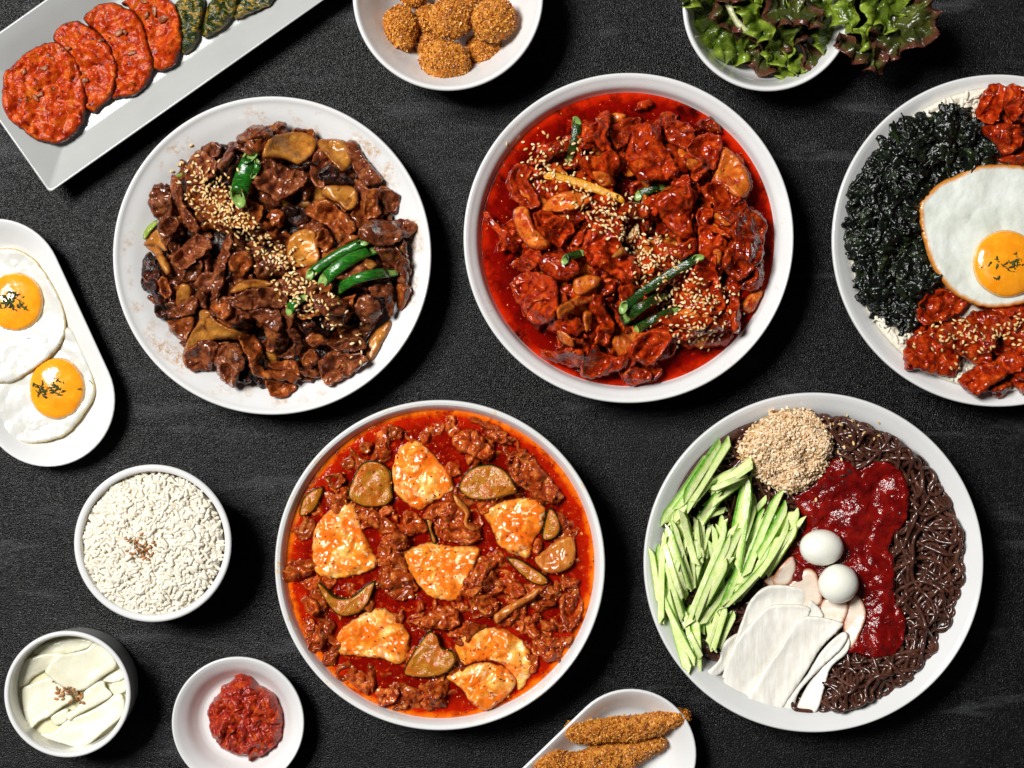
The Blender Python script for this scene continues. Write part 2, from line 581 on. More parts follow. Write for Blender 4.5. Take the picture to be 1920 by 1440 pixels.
def dist_to_loop(Q, L):
    A = L
    B = np.roll(L, -1, axis=0)
    d = B - A
    ll = (d * d).sum(1) + 1e-12
    best = np.full(len(Q), 1e9)
    arc = np.zeros(len(Q))
    seg = np.sqrt(ll)
    cum = np.concatenate([[0], np.cumsum(seg)[:-1]])
    for c in range(0, len(Q), 3000):
        q = Q[c:c + 3000]
        t = np.clip(((q[:, None, :] - A[None]) * d[None]).sum(2) / ll[None], 0, 1)
        r = q[:, None, :] - (A[None] + t[..., None] * d[None])
        D = (r * r).sum(2)
        k = D.argmin(1)
        best[c:c + 3000] = np.sqrt(D[np.arange(len(q)), k])
        arc[c:c + 3000] = cum[k] + t[np.arange(len(q)), k] * seg[k]
    return best, arc


def prof(u):
    u = np.clip(u, 0, 1)
    return np.sqrt(1 - (1 - u) ** 2)


def sst(u):
    u = np.clip(u, 0, 1)
    return u * u * (3 - 2 * u)


PIECES = []


def sheet(name, poly, m, z=None, t=.003, puff=0, puff_r=.006, fold=0, fold_wl=.012, rough=0, rough_wl=.004, pits=0, lat=0,
          curl=0, curl_b=.3, ruffle=0, ruf_wl=.01, tilt=0, drape=1.0, en=(0, 20), sp=3.0, blur=5, parent=None, zlook=.03, lift=0,
          arch=None, raw=False, rigid_up=.7, world_poly=False, put=True):
    """a closed solid grown from an outline: thickness, rounded rim, folds, lumps, draped over what lies beneath"""
    seed = float(RNG.random() * 50)
    L = smooth_closed(np.asarray(poly, float), sp)
    if en[0]:
        c0 = np.roll(L, -1, 0) - np.roll(L, 1, 0)
        nn = np.column_stack([c0[:, 1], -c0[:, 0]]) / (np.linalg.norm(c0, axis=1)[:, None] + 1e-9)
        L = L + nn * (en[0] * noise2(L, en[1], seed, 2))[:, None]
    W = L if world_poly else to_world(L, zlook)
    spw = sp if world_poly else sp * S
    x0, y0 = W.min(0)
    x1, y1 = W.max(0)
    gx = np.arange(x0, x1, spw)
    gy = np.arange(y0, y1, spw * .87)
    X, Y = np.meshgrid(gx, gy)
    X[1::2] += spw / 2
    Q = np.column_stack([X.ravel(), Y.ravel()]) + RNG.uniform(-.12, .12, (X.size, 2)) * spw
    # inside test
    a, b = W, np.roll(W, -1, 0)
    ins = np.zeros(len(Q), bool)
    for k in range(len(a)):
        c = (a[k, 1] > Q[:, 1]) != (b[k, 1] > Q[:, 1])
        if c.any():
            xs = (b[k, 0] - a[k, 0]) * (Q[:, 1] - a[k, 1]) / (b[k, 1] - a[k, 1] + 1e-15) + a[k, 0]
            ins ^= c & (Q[:, 0] < xs)
    Q = Q[ins]
    if len(Q):
        dd, _ = dist_to_loop(Q, W)
        Q = Q[dd > spw * .55]
    nb = len(W)
    pts = np.vstack([W, Q])
    cen = W.mean(0)
    scl = 1000.0
    vs, es, fs, ov, oe, of = delaunay_2d_cdt([Vector(((p - cen) * scl).tolist()) for p in pts], [(i, (i + 1) % nb) for i in range(nb)], [], 1, 1e-5)
    P = np.array([[v.x, v.y] for v in vs]) / scl + cen
    F = np.array([f[:] for f in fs], int)
    isb = np.zeros(len(P), bool)
    border = []
    for i, o in enumerate(ov):
        if any(k < nb for k in o):
            isb[i] = True
    # orient faces up
    A_ = P[F[:, 1]] - P[F[:, 0]]
    B_ = P[F[:, 2]] - P[F[:, 0]]
    fl = (A_[:, 0] * B_[:, 1] - A_[:, 1] * B_[:, 0]) < 0
    F[fl] = F[fl][:, ::-1]
    d, arc = dist_to_loop(P, W)
    d[isb] = 0
    if z is None:
        h = hget(P[:, 0], P[:, 1], blur)
        G = np.column_stack([P - cen, np.ones(len(P))])
        co, *_ = np.linalg.lstsq(G, h, rcond=None)
        mag = math.hypot(co[0], co[1])
        if mag > .7:
            co[:2] *= .7 / mag
        pl = G @ co
        base = pl + drape * (h - pl)
        base += (1 - drape) * max(0, np.percentile(h - pl, 85)) * rigid_up
    else:
        base = np.full(len(P), float(z))
    base = base + lift
    if tilt:
        an = RNG.uniform(0, 6.283)
        rel = P - cen
        tz = tilt * (rel[:, 0] * math.cos(an) + rel[:, 1] * math.sin(an))
        base = base + tz - tz.min() * .6
    re = max(t * .8, spw)
    ze = base + .45 * t
    zt = ze + .55 * t * prof(d / re)
    if puff:
        zt = zt + puff * (prof(d / puff_r) if puff > 0 else sst(d / puff_r))
    rm = sst(d / .003)
    Nn = np.zeros((len(P), 2))
    if fold:
        q = P.copy()
        q = q + np.column_stack([noise2(P, fold_wl * 1.5, seed + 3), noise2(P, fold_wl * 1.5, seed + 5)]) * fold_wl * .35
        n = noise2(q, fold_wl, seed)
        zt = zt + fold * (np.abs(n) * 2.4 - .55) * sst(d / .004)
        n2 = noise2(q, fold_wl * .45, seed + 9)
        zt = zt + fold * .38 * (np.abs(n2) * 2 - .4) * sst(d / .0025)
    if rough:
        zt = zt + rough * (noise2(P, rough_wl, seed + 20, 3)) * rm
    if pits:
        n = noise2(P, .014, seed + 30)
        zt = zt - pits * sst((n - .28) / .25) * sst(d / .006)
    if curl:
        c_ = curl * (1 - sst(d / .008)) * (noise2(P, .02, seed + 40) * 1.2 + curl_b)
        zt = zt + c_
        ze = ze + c_
    if ruffle:
        w = (1 - np.clip(d / .022, 0, 1)) ** 1.5
        ph = arc / ruf_wl * 6.283 + 2.5 * noise2(P, .02, seed + 60)
        rz = ruffle * w * np.sin(ph) + ruffle * .8 * w * (.6 + noise2(P, .015, seed + 70))
        zt = zt + rz
        ze = ze + rz
        Nn += np.column_stack([np.cos(ph) * w, np.sin(ph * .5) * w]) * ruffle * .35
    if arch is not None:
        ax, amp = arch
        rel = P - cen
        q = rel[:, 0] * math.cos(ax) + rel[:, 1] * math.sin(ax)
        hw = np.abs(q).max() + 1e-9
        az = amp * (1 - (q / hw) ** 2)
        zt, ze = zt + az, ze + az
    if lat:
        Nn += np.column_stack([noise2(P, .007, seed + 80), noise2(P, .007, seed + 90)]) * lat * (rm[:, None] * .7 + .3)
    V = np.column_stack([P + Nn, np.where(isb, ze, zt)])
    bi = np.where(isb)[0]
    mp = -np.ones(len(P), int)
    mp[bi] = np.arange(len(bi)) + len(V)
    lowxy = P[bi] + Nn[bi] + (cen - P[bi]) / (np.linalg.norm(cen - P[bi], axis=1)[:, None] + 1e-9) * min(t * .5, .0015)
    low = np.column_stack([lowxy, ze[bi] - .5 * t])
    V = np.vstack([V, low])
    # side walls from boundary edges
    E = {}
    for tri in F:
        for a_, b_ in ((tri[0], tri[1]), (tri[1], tri[2]), (tri[2], tri[0])):
            if isb[a_] and isb[b_]:
                if (b_, a_) in E:
                    del E[(b_, a_)]
                else:
                    E[(a_, b_)] = 1
    side = []
    for a_, b_ in E:
        side.append((a_, mp[a_], b_))
        side.append((b_, mp[a_], mp[b_]))
    # underside: a coarse sheet kept below the top everywhere
    under = []
    low_i = np.zeros((0, 3))
    try:
        ii = np.where(~isb & (d > spw * 2.2))[0]
        step = max(1, int(len(ii) / max(6, len(ii) // 14))) if len(ii) else 1
        ii = ii[::step][:900]
        zi = []
        for k in ii:
            nb_ = ((P - P[k]) ** 2).sum(1) < (spw * 3.6) ** 2
            zi.append(min(zt[nb_ & ~isb].min(), zt[k]) - .75 * t)
        if len(ii):
            low_i = np.column_stack([P[ii] + Nn[ii], zi])
        loopi = [int(np.argmin(((P[bi] - W[k]) ** 2).sum(1))) for k in range(nb)]
        src = list(W) + [P[k] for k in ii]
        vs2, es2, fs2, ov2, _, _ = delaunay_2d_cdt([Vector(((p - cen) * scl).tolist()) for p in src], [(i, (i + 1) % nb) for i in range(nb)], [], 1, 1e-5)
        b_low = len(P)
        b_int = len(V)
        V = np.vstack([V, low_i])
        mp2 = [(-1 if not len(o) else (b_low + loopi[o[0]] if o[0] < nb else b_int + o[0] - nb)) for o in ov2]
        for f in fs2:
            q = [mp2[i] for i in f]
            if min(q) >= 0 and len(set(q)) == 3:
                pa, pb, pc_ = (V[k][:2] for k in q)
                if (pb[0] - pa[0]) * (pc_[1] - pa[1]) - (pb[1] - pa[1]) * (pc_[0] - pa[0]) > 0:
                    q = q[::-1]
                under.append(q)
    except Exception:
        pass
    parts = [F]
    if side:
        parts.append(np.array(side))
    if under:
        parts.append(np.array(under))
    FF = np.vstack(parts)
    colr = np.zeros((len(V), 3), np.float32)
    colr[:len(P), 0] = np.clip(d / .010, 0, 1)
    colr[:len(P), 1] = np.clip(d / (d.max() + 1e-9), 0, 1)
    if put:
        hput(V[:len(P), 0], V[:len(P), 1], V[:len(P), 2], max(2, int(spw / CELL * .6)))
    if raw:
        return V, FF, colr
    org = np.array([cen[0], cen[1], float(V[:, 2].min())])
    global LAST
    LAST = V
    me = mesh_np(name, V - org, FF, [m], colr)
    o = link(name, me, org.tolist(), parent)
    return o


def catm(P, k=6):
    P = [np.array(p, float) for p in P]
    P = [2 * P[0] - P[1]] + P + [2 * P[-1] - P[-2]]
    out = []
    for i in range(1, len(P) - 2):
        p0, p1, p2, p3 = P[i - 1:i + 3]
        for j in range(k):
            t = j / k
            out.append(.5 * ((2 * p1) + (-p0 + p2) * t + (2 * p0 - 5 * p1 + 4 * p2 - p3) * t * t + (-p0 + 3 * p1 - 3 * p2 + p3) * t ** 3))
    out.append(P[-2])
    return np.array(out)


def outline_circle(n=160):
    a = np.linspace(0, 2 * math.pi, n, endpoint=False)
    return np.column_stack([np.cos(a), np.sin(a)])


def capsule(cx, cy, ux, uy, L, r, n=28):
    """racetrack outline: centres of the two caps are (cx,cy) and (cx+ux*L, cy+uy*L)"""
    a0 = math.atan2(uy, ux)
    pts = []
    for k in range(n + 1):
        a = a0 + math.pi / 2 + math.pi * k / n
        pts.append((cx + r * math.cos(a), cy + r * math.sin(a)))
    for k in range(n + 1):
        a = a0 - math.pi / 2 + math.pi * k / n
        pts.append((cx + ux * L + r * math.cos(a), cy + uy * L + r * math.sin(a)))
    out = []
    for i in range(len(pts)):
        p, q = np.array(pts[i]), np.array(pts[(i + 1) % len(pts)])
        k = max(1, int(np.linalg.norm(q - p) / .006))
        for j in range(k):
            out.append(p + (q - p) * j / k)
    return np.array(out)


def dish(name, mode, geo, profile, m, label, cat, group=None):
    """pottery: a profile of (distance in from the rim, height) swept round a circle or racetrack; last point closes the floor"""
    pr = catm(profile, 5)
    if mode == 'round':
        cx, cy, R = geo
        base = outline_circle(180)
        ctr = np.array([cx, cy])
        rings = [np.column_stack([ctr + base * max(1e-5, R - u), np.full(180, zz)]) for u, zz in pr]
    else:
        cx, cy, ux, uy, L, R = geo
        ctr = np.array([cx + ux * L / 2, cy + uy * L / 2])
        ref = capsule(cx, cy, ux, uy, L, R)
        c1, c2 = np.array([cx, cy]), np.array([cx + ux * L, cy + uy * L])
        # spine point for each outline point
        tt = np.clip(((ref - c1) @ np.array([ux, uy])), 0, L)
        sp_ = c1 + tt[:, None] * np.array([ux, uy])
        dirn = (ref - sp_) / R
        rings = [np.column_stack([sp_ + dirn * max(1e-5, R - u), np.full(len(ref), zz)]) for u, zz in pr]
    n = len(rings[0])
    V = np.vstack(rings)
    F = []
    for k in range(len(rings) - 1):
        for i in range(n):
            j = (i + 1) % n
            F.append((k * n + i, k * n + j, (k + 1) * n + j, (k + 1) * n + i))
    F = np.array(F)
    org = np.array([ctr[0], ctr[1], 0.0])
    me = mesh_np(name, V - org, F, [m])
    o = link(name, me, org.tolist())
    tag(o, label, cat, group)
    # height map: inside surface (from the rim inwards)
    top = max(range(len(pr)), key=lambda k: pr[k][1])
    ins = pr[top:]
    uu = np.maximum.accumulate(ins[:, 0])
    span = (L / 2 if mode != 'round' else 0) + R
    xs = np.arange(ctr[0] - span - .002, ctr[0] + span + .002, CELL)
    ys = np.arange(ctr[1] - span - .002, ctr[1] + span + .002, CELL)
    X, Y = np.meshgrid(xs, ys)
    if mode == 'round':
        dr = np.hypot(X - cx, Y - cy)
    else:
        q = np.clip((X - cx) * ux + (Y - cy) * uy, 0, L)
        dr = np.hypot(X - cx - q * ux, Y - cy - q * uy)
    msk = dr < R
    zz = np.interp(R - dr[msk], uu, ins[:, 1])
    ix, iy = hidx(X[msk], Y[msk])
    np.maximum.at(HM, (iy, ix), zz.astype(np.float32))
    return o


def rock(name, m, loc, sc, rot, seed, rough=.12, wl=.5, sub=24, parent=None):
    """rounded lump from a displaced sphere (used for croquettes and eggs)"""
    n, k = sub * 2, sub
    th = np.linspace(0, math.pi, k + 1)
    ph = np.linspace(0, 2 * math.pi, n, endpoint=False)
    V = [(0, 0, 1)]
    for a in th[1:-1]:
        for b in ph:
            V.append((math.sin(a) * math.cos(b), math.sin(a) * math.sin(b), math.cos(a)))
    V.append((0, 0, -1))
    V = np.array(V)
    F = []
    for i in range(n):
        F.append((0, 1 + i, 1 + (i + 1) % n))
        F.append((len(V) - 1, len(V) - 1 - n + (i + 1) % n, len(V) - 1 - n + i))
    for r in range(k - 2):
        for i in range(n):
            a, b = 1 + r * n + i, 1 + r * n + (i + 1) % n
            F.append((a, a + n, b + n))
            F.append((a, b + n, b))
    if rough:
        q = V / wl + seed * 9.1 + 60
        d = perlin(q) + .5 * perlin(q * 2.3) + .25 * perlin(q * 5.1)
        V = V * (1 + rough * d)[:, None]
    R = np.array(Euler(rot).to_matrix())
    V = (V * np.array(sc)) @ R.T
    colr = np.ones((len(V), 3), np.float32)
    me = mesh_np(name, V, np.array(F), [m], colr)
    o = link(name, me, loc, parent)
    Vw = V + np.array(loc)
    up = Vw[:, 2] >= loc[2]
    hput(Vw[up, 0], Vw[up, 1], Vw[up, 2], 2)
    return o, Vw


def seed_mesh(name, m, L=.0037, Wd=.0021, T=.0011, rings=None):
    V, F = [], []
    rings = rings or [(-.5, 0), (-.36, .62), (-.12, .98), (.14, .85), (.36, .48), (.5, 0)]
    k = 7
    idx = []
    for t, r in rings:
        if r == 0:
            V.append((t * L, 0, 0))
            idx.append([len(V) - 1] * k)
        else:
            row = []
            for a in range(k):
                an = a / k * 6.283
                V.append((t * L, math.cos(an) * Wd / 2 * r, math.sin(an) * T / 2 * r))
                row.append(len(V) - 1)
            idx.append(row)
    for r in range(len(rings) - 1):
        for a in range(k):
            b = (a + 1) % k
            q = [idx[r][a], idx[r + 1][a], idx[r + 1][b], idx[r][b]]
            if q[0] == q[3]:
                F.append((q[0], q[1], q[2]))
            elif q[1] == q[2]:
                F.append((q[0], q[1], q[3]))
            else:
                F.append((q[0], q[1], q[2]))
                F.append((q[0], q[2], q[3]))
    return np.array(V), np.array(F)[:, ::-1]


SV, SF = seed_mesh('seed', None)
SEED_ME = mesh_np('sesame_seed', SV, SF, [M['seed']])
SEED_ME2 = mesh_np('dark_sesame_seed', SV, SF, [M['seed_brown']])
GV, GF = seed_mesh('grain', None,  .0070, .0028, .0025, [(-.5, 0), (-.44, .62), (-.25, .95), (.1, 1), (.36, .85), (.47, .45), (.5, 0)])
N_SEED = [0]
SEEDS_AT = []


def slope_rot(x, y, extra=.25):
    e = .0015
    h = hget([x, x + e, x - e, x, x], [y, y, y, y + e, y - e], 1)
    gx, gy = np.clip((h[1] - h[2]) / (2 * e), -1, 1), np.clip((h[3] - h[4]) / (2 * e), -1, 1)
    nrm = Vector((-gx + random.uniform(-extra, extra), -gy + random.uniform(-extra, extra), 1)).normalized()
    q = nrm.to_track_quat('Z', 'Y')
    return q.to_matrix() @ Matrix.Rotation(random.uniform(0, 6.283), 3, 'Z'), float(h[0])


def sprinkle(zm, clusters, where, zlook=.045, dark=False, cap=300, stuff_label=None, keep=None):
    """individual sesame seeds while fewer than the cap exist, the rest joined"""
    Vs, Fs, off = [], [], 0
    for (x, y, sx, sy, an, n) in clusters:
        for _ in range(n):
            u, v = random.gauss(0, sx), random.gauss(0, sy)
            a = math.radians(an)
            px, py = zm.pt(x + u * math.cos(a) - v * math.sin(a), y + u * math.sin(a) + v * math.cos(a))
            X, Y = W1(px, py, zlook)
            if any((X - q[0]) ** 2 + (Y - q[1]) ** 2 < .0021 ** 2 for q in SEEDS_AT[-900:]) and random.random() < .85:
                u, v = random.gauss(0, sx * 1.25), random.gauss(0, sy * 1.25)
                px, py = zm.pt(x + u * math.cos(a) - v * math.sin(a), y + u * math.sin(a) + v * math.cos(a))
                X, Y = W1(px, py, zlook)
                if any((X - q[0]) ** 2 + (Y - q[1]) ** 2 < .0016 ** 2 for q in SEEDS_AT[-900:]):
                    continue
            SEEDS_AT.append((X, Y))
            R, h = slope_rot(X, Y)
            z = h + .0006
            if N_SEED[0] < cap:
                N_SEED[0] += 1
                o = link('sesame_seed', SEED_ME2 if dark else SEED_ME, (X, Y, z), rot=R.to_euler())
                sc = random.uniform(.85, 1.12)
                o.scale = (sc, sc, sc)
                tag(o, where, 'sesame seed', 'sesame seeds: ' + where)
            else:
                sc = random.uniform(.85, 1.12)
                Vs.append((SV * sc) @ np.array(R).T + (X, Y, z))
                Fs.append(SF + off)
                off += len(SV)
            hput([X], [Y], [z + .0005], 1)
    if Vs:
        V = np.vstack(Vs)
        c = V.mean(0)
        o = link('sesame_sprinkle', mesh_np('sesame_sprinkle', V - c, np.vstack(Fs), [M['sprinkled_seed']]), c.tolist())
        tag(o, stuff_label or where, 'sesame seeds', kind='stuff')


def heap(name, n, pos_fn, VV, FF_, m, label, cat, tiltx=.5, sc=(.85, 1.15), parent=None):
    Vs, Fs, off = [], [], 0
    for _ in range(n):
        p = pos_fn()
        if p is None:
            continue
        X, Y, Z = p
        R = Euler((random.uniform(-tiltx, tiltx), random.uniform(-tiltx, tiltx), random.uniform(0, 6.283)), 'XYZ').to_matrix()
        Vs.append((VV * random.uniform(*sc)) @ np.array(R).T + (X, Y, Z))
        Fs.append(FF_ + off)
        off += len(VV)
    V = np.vstack(Vs)
    c = np.array([V[:, 0].mean(), V[:, 1].mean(), V[:, 2].min()])
    o = link(name, mesh_np(name, V - c, np.vstack(Fs), [m]), c.tolist(), parent)
    tag(o, label, cat, kind='stuff')
    return o, V


def crumbs(VW, n, size, m, parent):
    """breadcrumb shards scattered over the vertices VW, joined into one part"""
    Vs, Fs, off = [], [], 0
    tet = np.array([(1, 0, -.4), (-.6, .8, -.4), (-.6, -.8, -.4), (0, 0, .8), (.5, .6, .3)])
    tf = np.array([(0, 1, 2), (0, 4, 1), (1, 4, 3), (1, 3, 2), (2, 3, 0), (0, 3, 4)])
    pick = RNG.integers(0, len(VW), n)
    for k in pick:
        R = np.array(Euler((random.uniform(0, 6.28), random.uniform(0, 6.28), random.uniform(0, 6.28))).to_matrix())
        s = size * random.uniform(.4, 1.3)
        Vs.append((tet * (s, s * random.uniform(.4, 1), s * random.uniform(.4, 1))) @ R.T + VW[k] + RNG.normal(0, size * .25, 3))
        Fs.append(tf + off)
        off += 5
    V = np.vstack(Vs)
    pl = np.array(parent.location)
    o = link('crumb_coating', mesh_np('crumb_coating', V - pl, np.vstack(Fs), [m], smooth=False), pl.tolist(), parent)
    o['kind'] = 'stuff'
    return o


def tube(path, r, k=6, flat=1.0):
    P = np.asarray(path, float)
    n = len(P)
    T = np.gradient(P, axis=0)
    T /= np.linalg.norm(T, axis=1)[:, None] + 1e-12
    up = np.array([0, 0, 1.0])
    Sd = np.cross(T, up)
    Sd /= np.linalg.norm(Sd, axis=1)[:, None] + 1e-9
    U = np.cross(Sd, T)
    rr = np.full(n, r)
    rr[0] *= .5
    rr[-1] *= .5
    V = []
    for a in range(k):
        an = a / k * 6.283
        V.append(P + Sd * (np.cos(an) * rr)[:, None] + U * (np.sin(an) * rr * flat)[:, None])
    V = np.stack(V, 1).reshape(-1, 3)
    F = []
    for i in range(n - 1):
        for a in range(k):
            b = (a + 1) % k
            p, q, s, t = i * k + a, i * k + b, (i + 1) * k + b, (i + 1) * k + a
            F.append((p, q, s))
            F.append((p, s, t))
    V = np.vstack([V, P[0], P[-1]])
    for a in range(k):
        b = (a + 1) % k
        F.append((n * k, b, a))
        F.append((n * k + 1, (n - 1) * k + a, (n - 1) * k + b))
    return V, np.array(F)


def blob_poly(cx, cy, size, seed, aspect=None, lob=.3):
    rs = np.random.default_rng(seed)
    n = rs.integers(7, 11)
    a = np.sort(np.linspace(0, 2 * np.pi, n, endpoint=False) + rs.uniform(-.2, .2, n))
    r = size * (1 - lob + lob * 2 * rs.random(n)) / 2
    asp = aspect or rs.uniform(1, 2.2)
    x, y = r * np.cos(a) * math.sqrt(asp), r * np.sin(a) / math.sqrt(asp)
    th = rs.uniform(0, np.pi)
    return np.column_stack([cx + x * math.cos(th) - y * math.sin(th), cy + x * math.sin(th) + y * math.cos(th)])


def poly_area(P):
    x, y = P[:, 0], P[:, 1]
    return abs((x * np.roll(y, -1) - y * np.roll(x, -1)).sum()) / 2


USED = {}


def food_label(P, what, dishname, dc):
    c = P.mean(0)
    ring, h = clock(c[0], c[1], *dc)
    A = poly_area(P)
    e = P - c
    ev = np.linalg.eigvalsh(np.cov(e.T))
    sz = 'large' if A > 4500 else ('small' if A < 1200 else 'medium')
    sh = 'long' if ev[1] / (ev[0] + 1e-9) > 3.2 else 'rounded'
    return f'{sz} {sh} {what} {ring} at {h} o\'clock, {dishname}'


MEAT = dict(t=.0030, puff=.0036, puff_r=.007, fold=.0038, fold_wl=.014, rough=.0007, rough_wl=.0048, lat=.0018, curl=.0022,
            tilt=.16, drape=.5, en=(3.0, 10), pits=.004, blur=5, sp=1.9)
FAT = dict(t=.0030, puff=.0022, puff_r=.006, fold=.0014, fold_wl=.016, rough=.0003, rough_wl=.005, lat=.0008, curl=.0012,
           tilt=.12, drape=.5, en=(1.2, 14), blur=6)
GREEN = dict(t=.0034, puff=.0030, puff_r=.0045, rough=.00015, rough_wl=.006, tilt=.05, drape=.25, en=(.5, 12), blur=4)


def vary(par):
    """no two slices alike: lump, cupped with raised rim, or flatter sheet"""
    if 'pits' not in par:
        return par
    par = dict(par)
    r = random.random()
    if r < .50:
        par['puff'] *= random.uniform(.8, 1.35)
    elif r < .70:
        par['puff'] *= -.55
        par['curl'], par['curl_b'] = par['curl'] * 1.9, .75
        par['fold'] *= 1.15
    else:
        par['puff'] *= .4
        par['fold'] *= 1.3
        par['fold_wl'] *= 1.4
    return par


def pieces(zm, rows, kinds, dishname, dc, zlook):
    for row in rows.strip().split('\n'):
        row = row.strip()
        if not row:
            continue
        k, txt = row.split(' ', 1)
        P = zm.poly(txt)
        name, mat_, par, what, cat, grp = kinds[k]
        o = sheet(name, P, M[mat_], zlook=zlook, **vary(par))
        tag(o, food_label(P, what, dishname, dc), cat, grp)


def fillers(dc, inner, n, size, kindlist, kinds, dishname, zlook, seed, sp=2.4, region=None):
    cx, cy, R = dc
    pts = []
    rs = random.Random(seed)
    tries = 0
    while len(pts) < n and tries < 9000:
        tries += 1
        a, r = rs.uniform(0, 6.283), inner * math.sqrt(rs.random())
        x, y = cx + r * math.cos(a), cy + r * math.sin(a)
        if region is not None and not region(x, y):
            continue
        if all((x - p[0]) ** 2 + (y - p[1]) ** 2 > (size[0] * .62) ** 2 for p in pts):
            pts.append((x, y))
    for i, (x, y) in enumerate(pts):
        P = blob_poly(x, y, rs.uniform(*size), seed * 1000 + i)
        name, mat_, par, what, cat, grp = kinds[rs.choice(kindlist)]
        o = sheet(name, P, M[mat_], zlook=zlook, **dict(vary(par), sp=sp))
        tag(o, food_label(P, what, dishname, dc), cat, grp)


def hollow_stem(zm, x0, y0, x1, y1, w, m, m_in, zlook, flat=.62, taper=.8, bend=.05):
    """a cut length of green onion: an open flattened tube with slanted ends"""
    p0, p1 = np.array(W1(*zm.pt(x0, y0), zlook)), np.array(W1(*zm.pt(x1, y1), zlook))
    L = np.linalg.norm(p1 - p0)
    u = (p1 - p0) / L
    nx = np.array([-u[1], u[0]])
    R = w / zm.sc * S * .5 * .96
    n, k = 26, 20
    t = np.linspace(0, 1, n)
    C = p0 + np.outer(t, p1 - p0) + np.outer(np.sin(t * math.pi) * bend * L, nx)
    h = np.maximum(hget(C[:, 0], C[:, 1], 3), 0)
    co = np.polyfit(t, h, 2)
    z = np.polyval(co, t)
    z += max(0, np.percentile(h - z, 85)) * .7 + R * flat * .75
    sd = random.random() * 30
    V, F, mi = [], [], []
    for layer, (rs_, ) in enumerate(((1.0,), (.74,))):
        for i in range(n):
            rr = R * rs_ * (1 - (1 - taper) * t[i]) * (1 + .05 * math.sin(7 * t[i] + sd))
            for j in range(k):
                a = j / k * 6.283
                ca, sa = math.cos(a), math.sin(a)
                # shallow lengthwise ribs and a slanted cut at each end
                rib = 1 + .035 * math.sin(5 * a + sd)
                sl = (0.9 * R * sa + .5 * R * ca) * (1 if i < 2 else (-1 if i > n - 3 else 0)) * (1 if i in (0, n - 1) else .6)
                q = C[i] + nx * ca * rr * rib + u * sl
                V.append((q[0], q[1], z[i] + sa * rr * flat * rib))
    for layer in (0, 1):
        o_ = layer * n * k
        for i in range(n - 1):
            for j in range(k):
                b = (j + 1) % k
                q = (o_ + i * k + j, o_ + i * k + b, o_ + (i + 1) * k + b, o_ + (i + 1) * k + j)
                F.append(q if layer else q[::-1])
                mi.append(layer)
    for j in range(k):
        b = (j + 1) % k
        F.append((j, b, n * k + b, n * k + j))
        e = (n - 1) * k
        F.append((e + b, e + j, n * k + e + j, n * k + e + b))
        mi += [1, 1]
    V = np.array(V)
    V[:, 2] += noise2(V[:, :2], .006, sd) * .0004
    hput(V[:n * k, 0], V[:n * k, 1], V[:n * k, 2], 1)
    org = np.append(V[:, :2].mean(0), V[:, 2].min())
    return link('green_onion', mesh_np('green_onion', V - org, np.array(F), [m, m_in], mi=mi), org.tolist())

# ------------------------------------------------------------------ tabletop
m = MT('dark_stone')
v = m.vec(False)
c = m.ramp(m.noise(v, .13, 5, .6, .8), [(.35, (.0012, .0012, .0013)), (.62, (.0025, .0025, .0027)), (.8, (.006, .006, .0063))])
streak = m.n('ShaderNodeMapping')
streak.inputs['Rotation'].default_value = (0, 0, math.radians(-25))
streak.inputs['Scale'].default_value = (1, 5, 1)
m.l(v, streak.inputs['Vector'])
c = m.mix(m.rng(m.noise(streak.outputs[0], .12, 6, .65, .5), .56, .74, 0, .9), c, (.042, .044, .047))
vor = m.n('ShaderNodeTexVoronoi')
vor.inputs['Scale'].default_value = 900
m.l(v, vor.inputs['Vector'])
c = m.mix(m.rng(vor.outputs['Distance'], .05, .35, .25, 0), c, (.03, .03, .032))
m.color(c)
m.set(Roughness=.31)
m.b.inputs['Specular IOR Level'].default_value = .21
m.bumps(v, [(.00095, .0006, 0), (.0005, .00025, 0)])
M['stone'] = m.m
tv, tf = [], []
for k, (hx, hy, z) in enumerate([(.95, .8, -.03), (.95, .8, 0), ]):
    tv += [(-hx, -hy, z), (hx, -hy, z), (hx, hy, z), (-hx, hy, z)]
tf = [(3, 2, 1, 0), (4, 5, 6, 7), (0, 1, 5, 4), (1, 2, 6, 5), (2, 3, 7, 6), (3, 0, 4, 7)]
o = link('tabletop', mesh_np('tabletop', tv, tf, [M['stone']], smooth=False))
tag(o, 'black textured stone tabletop under all the dishes', kind='structure')


# ------------------------------------------------------------------ pottery
def prim(px, py, rpx, h):
    X, Y = W1(px, py, h)
    return (X, Y, rpx * S * (1 - h / HC))


def coupe(R, h, fz, lip=.003, flange=None, steep=1.0, foot=.5):
    pr = [(R * (1 - foot + .02), 0), (R * (1 - foot), .0), (R * (1 - foot) * .97, .003), (R * (1 - foot) * .55, h * .35), (R * .06, h * .8),
          (.0008, h - .0035), (0, h - .0015), (lip * .35, h), (lip, h - .0006)]
    pr += flange
    pr += [(R * .9, fz), (R * 1.0, fz)]
    return pr


